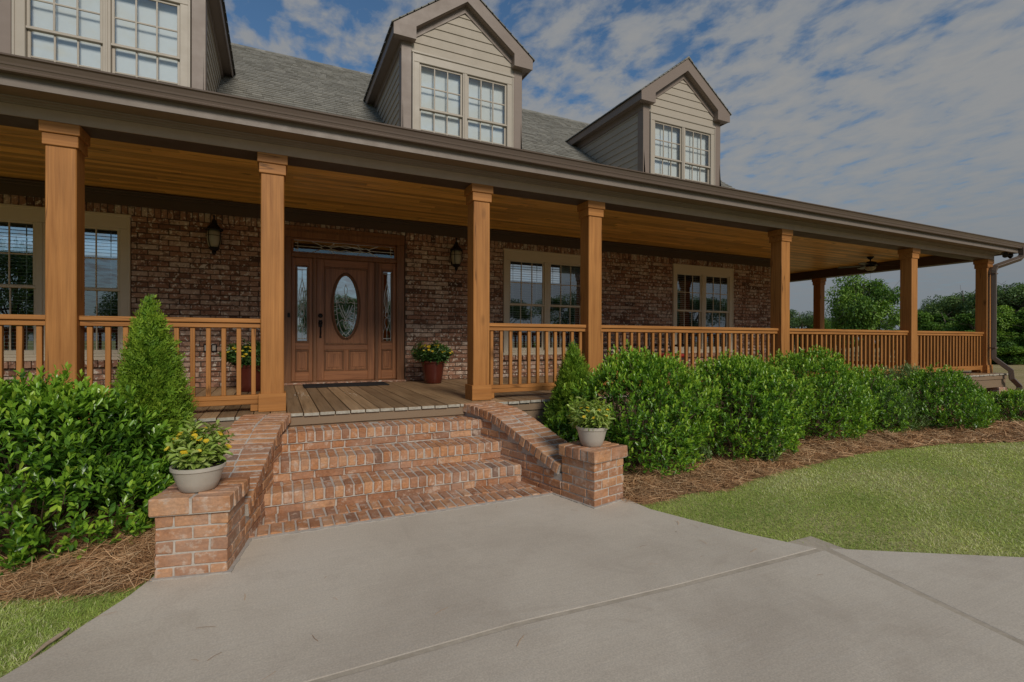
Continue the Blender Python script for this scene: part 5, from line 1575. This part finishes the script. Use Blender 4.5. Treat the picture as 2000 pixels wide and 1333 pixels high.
# ------------------------------------------------------------------ trees
def tree_mesh(seed, H, R, nleaf, leaf, trunk_h=.25, squash=1.0, lobes=26, gap=.25):
    """unit tree: returns leaf arrays and a branch MB; foot at the origin"""
    rs = np.random.RandomState(seed)
    br = MB()
    zc = H * (trunk_h + (1 - trunk_h) * .5); hz = H * (1 - trunk_h) * .5
    br.tube([(0, 0, -.3), (rs.normal(0, .05) * R, rs.normal(0, .05) * R, H * trunk_h), (rs.normal(0, .08) * R, rs.normal(0, .08) * R, H * .6), (0, 0, H * .92)], [H * .028, H * .022, H * .013, H * .003], 7)
    # lobes: clumps at the ends of limbs
    d = unit(rs.normal(size=(lobes, 3))); d[:, 2] = d[:, 2] * .95 + .1
    q = rs.uniform(.45, .86, lobes)
    Lc = d * q[:, None] * np.array([R, R, hz * squash]); Lc[:, 2] += zc
    Lr = rs.uniform(.16, .36, lobes) * R
    for c_ in Lc:
        s0 = H * rs.uniform(trunk_h * .8, .6)
        m_ = Vector((c_[0] * .45, c_[1] * .45, s0 + (c_[2] - s0) * .65 - .05 * H * rs.uniform(0, 1)))
        br.tube([(0, 0, s0), m_, Vector(c_)], [H * .009, H * .006, H * .002], 5)
        for _ in range(2):
            e = Vector(c_) + Vector(rs.normal(0, 1, 3)) * (.25 * R)
            br.tube([Vector(c_) * .7 + m_ * .3, e], [H * .003, H * .001], 4)
    li = rs.randint(0, lobes, nleaf)
    dd = unit(rs.normal(size=(nleaf, 3)))
    rr = rs.uniform(0, 1, nleaf) ** .42
    hole = np.sin(dd[:, 0] * 5 + li) * np.sin(dd[:, 1] * 6 + li * 2) * np.sin(dd[:, 2] * 5 + li * 3)
    P = Lc[li] + dd * (rr * Lr[li])[:, None] * np.array([1, 1, .8])
    keep = (hole < .5 - gap) | (rs.uniform(size=nleaf) < .35); P = P[keep]; dd = dd[keep]; li = li[keep]; rr = rr[keep]; n = len(P)
    D = unit(dd * .8 + rs.normal(0, .6, (n, 3)) + np.array([0, 0, -.15]))
    L = leaf * rs.uniform(.6, 1.35, n)
    V, F = leaves(P, D, L, L * .62, .12, .2, unit(dd * .6 + np.array([0, 0, .9]) + rs.normal(0, .35, (n, 3))))
    lr = rs.uniform(-.26, .28, lobes)  # clump tones that stand in for lit and shaded parts of the crown
    r = np.clip(.38 + lr[li] + .22 * (rr - .6) + rs.normal(0, .13, n), 0, 1)
    return V, F, np.repeat(r, 2), br
PROTO = {}
def tree(x, y, h, wd, kind, label, group, rz=None, name='tree', m=None, seed=0, nleaf=9000, leaf=.26, trunk_h=.16, cat='tree', gap=.25, lobes=26, tz=G):
    key = (kind, m)
    if key not in PROTO:
        V, F, r, br = tree_mesh(seed + 100, 8.0, 4.0, nleaf, leaf, trunk_h, gap=gap, lobes=lobes)
        t = empty(name, (x, y, tz), 0, label, cat, group)
        c_ = fast_mesh('crown', V, F, r, M[m], t); b_ = br.build('trunk', M['bark'], t)
        PROTO[key] = (c_, b_)
    else:
        t = empty(name, (x, y, tz), 0, label, cat, group)
        for s in PROTO[key]:
            o = s.copy(); C.objects.link(o); o.parent = t
    t.rotation_euler.z = random.uniform(0, 6.28) if rz is None else rz
    t.scale = (wd / 8.0, wd / 8.0, h / 8.0)
    return t
def at(u, depth):
    """ground point seen at photo column u, at the given distance along the view axis"""
    xc = (u - 1000) / F_PX * depth
    return (xc * math.cos(YAW) + depth * math.sin(YAW), -xc * math.sin(YAW) + depth * math.cos(YAW))
def hgt(v, depth): return (666.5 - v) / F_PX * depth + EYE - G
x, y = at(1688, 40); tree(x, y, hgt(533, 40) * 1.0, 5.9, 'lone', 'broad bright tree framed between two porch posts, its pale branches showing', None, .8, m='treeA', seed=1, nleaf=26000, leaf=.22, trunk_h=.12, gap=.45, lobes=46)
TG = 'trees along the far edge of the field'
spec = [  # column, depth, top row, width m, kind, colour
    (1560, 62, 603, 8.5, 'a', 'treeB'), (1592, 66, 612, 8, 'b', 'treeB'), (1626, 58, 618, 6, 'a', 'treeA'), (1768, 56, 604, 6.0, 'b', 'treeB'),
    (1806, 50, 590, 6.0, 'b', 'treeB'), (1842, 50, 580, 6.0, 'a', 'treeB'), (1880, 44, 556, 7.5, 'b', 'treeB'), (1925, 46, 553, 9.0, 'a', 'treeB'),
    (1960, 42, 548, 9, 'b', 'treeB'), (2010, 40, 541, 9.5, 'a', 'treeB'), (2075, 40, 548, 10, 'b', 'treeB'), (2150, 40, 552, 10, 'a', 'treeB'),
    (1805, 36, 632, 3.4, 'c', 'treeA'), (1838, 34, 603, 4.2, 'c', 'treeC'), (1880, 33, 626, 4.2, 'd', 'treeA'), (1915, 31, 592, 4.0, 'c', 'treeA'),
    (1952, 30.5, 616, 3.6, 'd', 'treeA'), (1990, 30, 596, 4.6, 'c', 'treeA'), (2030, 30, 600, 5, 'd', 'treeA'), (2090, 30, 610, 5.5, 'c', 'treeA'), (2170, 31, 600, 6, 'd', 'treeA'),
    (1770, 38, 640, 3.0, 'd', 'treeC'), (1600, 44, 645, 4.0, 'c', 'treeC'), (1640, 42, 648, 4.0, 'd', 'treeC'), (1745, 41, 648, 3.6, 'c', 'treeC'), (1555, 46, 648, 4.0, 'd', 'treeC')]
words = {'a': 'tall dark', 'b': 'tall rounded dark', 'c': 'low bushy light green', 'd': 'low rounded green'}
where = ['between the rear porch post and the brick wall', 'just left of the rear porch post', 'half hidden behind the rear porch post', 'half hidden behind the second last front post',
         'right of the second last front post', 'in the middle between the last two front posts', 'left of the corner post, rising above its neighbours', 'directly behind the corner post',
         'right of the downspout, its crown just above the others', 'at the right edge, the highest of the far trees', 'just outside the right edge, behind the field', 'far outside the right edge, behind the field',
         'before the taller trees, beside the second last front post', 'pale, midway between the last two front posts', 'close before the tall trees left of the corner post', 'behind the corner post at railing height',
         'just right of the downspout', 'at the right edge beside the field', 'just beyond the right edge beside the field', 'past the right edge beside the field', 'farthest past the right edge beside the field',
         'behind the second last front post at rail height', 'at rail height near the rear porch post', 'at rail height under the broad bright tree, left side', 'at rail height under the broad bright tree, right side', 'at rail height beside the brick wall corner']
for i, (u, dp, vt, wd, kind, m_) in enumerate(spec):
    x, y = at(u, dp)
    tree(x, y, hgt(vt, dp) * 1.0, wd * (.9 if kind in 'ab' else 1.0), kind, ('%s tree %s' % (words[kind], where[i])), TG, m=m_, seed=ord(kind), nleaf=19000, leaf=.17 if kind in 'ab' else .21, trunk_h=.12 if kind in 'ab' else .03, gap=.30, lobes=20 if kind in 'ab' else 16)
for u, dp, vt, wd in ((1800, 35, 650, 3.2), (1832, 33, 652, 3.4), (1865, 32, 656, 3.0), (1900, 31, 650, 3.2), (1942, 30, 654, 3.0), (1975, 29.5, 650, 3.0), (2010, 29.5, 652, 3.2), (2050, 29.5, 650, 3.4), (2100, 30, 652, 3.4)):
    x, y = at(u, dp)
    tree(x, y, hgt(vt, dp), wd, 'scrub', 'low scrubby green bush at the foot of the far trees', 'scrub at the foot of the far trees', name='bush', m='treeA', seed=77, nleaf=9000, leaf=.34, trunk_h=-.35, cat='bush', gap=.2, lobes=22)
# trees on the camera's side of the drive: the windows mirror them
for (x, y, h, wd, kind, m_) in [(-15, -25, 8.6, 6.2, 'a', 'treeB'), (-21, -27, 9.5, 7.5, 'b', 'treeB'), (-9.5, -28, 5.5, 6, 'a', 'treeB'), (-2, -42, 7.0, 8, 'b', 'treeB'), (6, -46, 8.0, 9, 'a', 'treeB'), (14, -46, 7.2, 9, 'b', 'treeB'),
                             (21, -45, 8.2, 9, 'a', 'treeB'), (29, -45, 7.8, 10, 'b', 'treeB'), (38, -44, 9.2, 10, 'a', 'treeB'), (47, -42, 8.6, 10, 'b', 'treeB'), (57, -40, 9.6, 11, 'a', 'treeB'), (68, -38, 9.2, 11, 'b', 'treeB')]:
    tree(x, y, h, wd, kind, 'dark tree across the lawn, showing only as a reflection in the window panes', 'trees mirrored in the windows', m=m_)

# a dry stick lying where the grass meets the concrete
mb = MB(); mb.tube([(-.955, 2.80, G + .008), (-.93, 2.88, G + .014), (-.90, 2.95, G + .012), (-.885, 3.0, G + .010)], [.005, .009, .010, .006], 7)
M['drywood'] = rough_stone('dry_wood', (0.30, 0.22, 0.15), (0.52, 0.41, 0.30), 30)
o = mb.build('stick', M['drywood'], origin=(-.93, 2.88, G)); tag(o, 'dry broken stick at the edge of the left lawn, touching the concrete', 'stick')

# needles blown onto the concrete and the lowest paver strip
def strays(n):
    cx_ = np.where(RS.uniform(size=n) < .5, RS.normal(-.35, .35, n), RS.normal(2.75, .3, n)); cy_ = np.where(cx_ < 1.2, RS.normal(2.7, .45, n), RS.normal(2.9, .45, n))
    cx_[:n // 5] = RS.uniform(-.2, 3.2, n // 5); cy_[:n // 5] = RS.uniform(1.2, 3.8, n // 5)
    k = inside(slab1 + [], cx_, cy_) | inside(slab2, cx_, cy_); x, y = cx_[k], cy_[k]; n = len(x)
    a = RS.uniform(0, 2 * PI, n); L = RS.uniform(.010, .045, n); w_ = RS.uniform(.0007, .0012, n)
    d = np.stack([np.cos(a), np.sin(a), np.zeros(n)], 1); p = np.stack([-np.sin(a), np.cos(a), np.zeros(n)], 1)
    c0 = np.stack([x, y, np.full(n, G + .003)], 1); m_ = c0 + p * (RS.normal(0, .12, n) * L)[:, None] + np.array([0, 0, .003])
    A_, B2 = c0 - d * L[:, None], c0 + d * L[:, None]; q = p * w_[:, None]
    V = np.stack([A_ - q, A_ + q, m_ - q, m_ + q, B2 - q, B2 + q], 1).reshape(-1, 3); i = np.arange(n)[:, None] * 6
    F = np.concatenate([i + np.array([[0, 1, 3, 2]]), i + np.array([[2, 3, 5, 4]])], 1).reshape(-1, 4)
    tag(fast_mesh('stray_needles', V, F, np.repeat(RS.uniform(.05, .7, n), 2), M['needle']), kind='stuff')
strays(42)
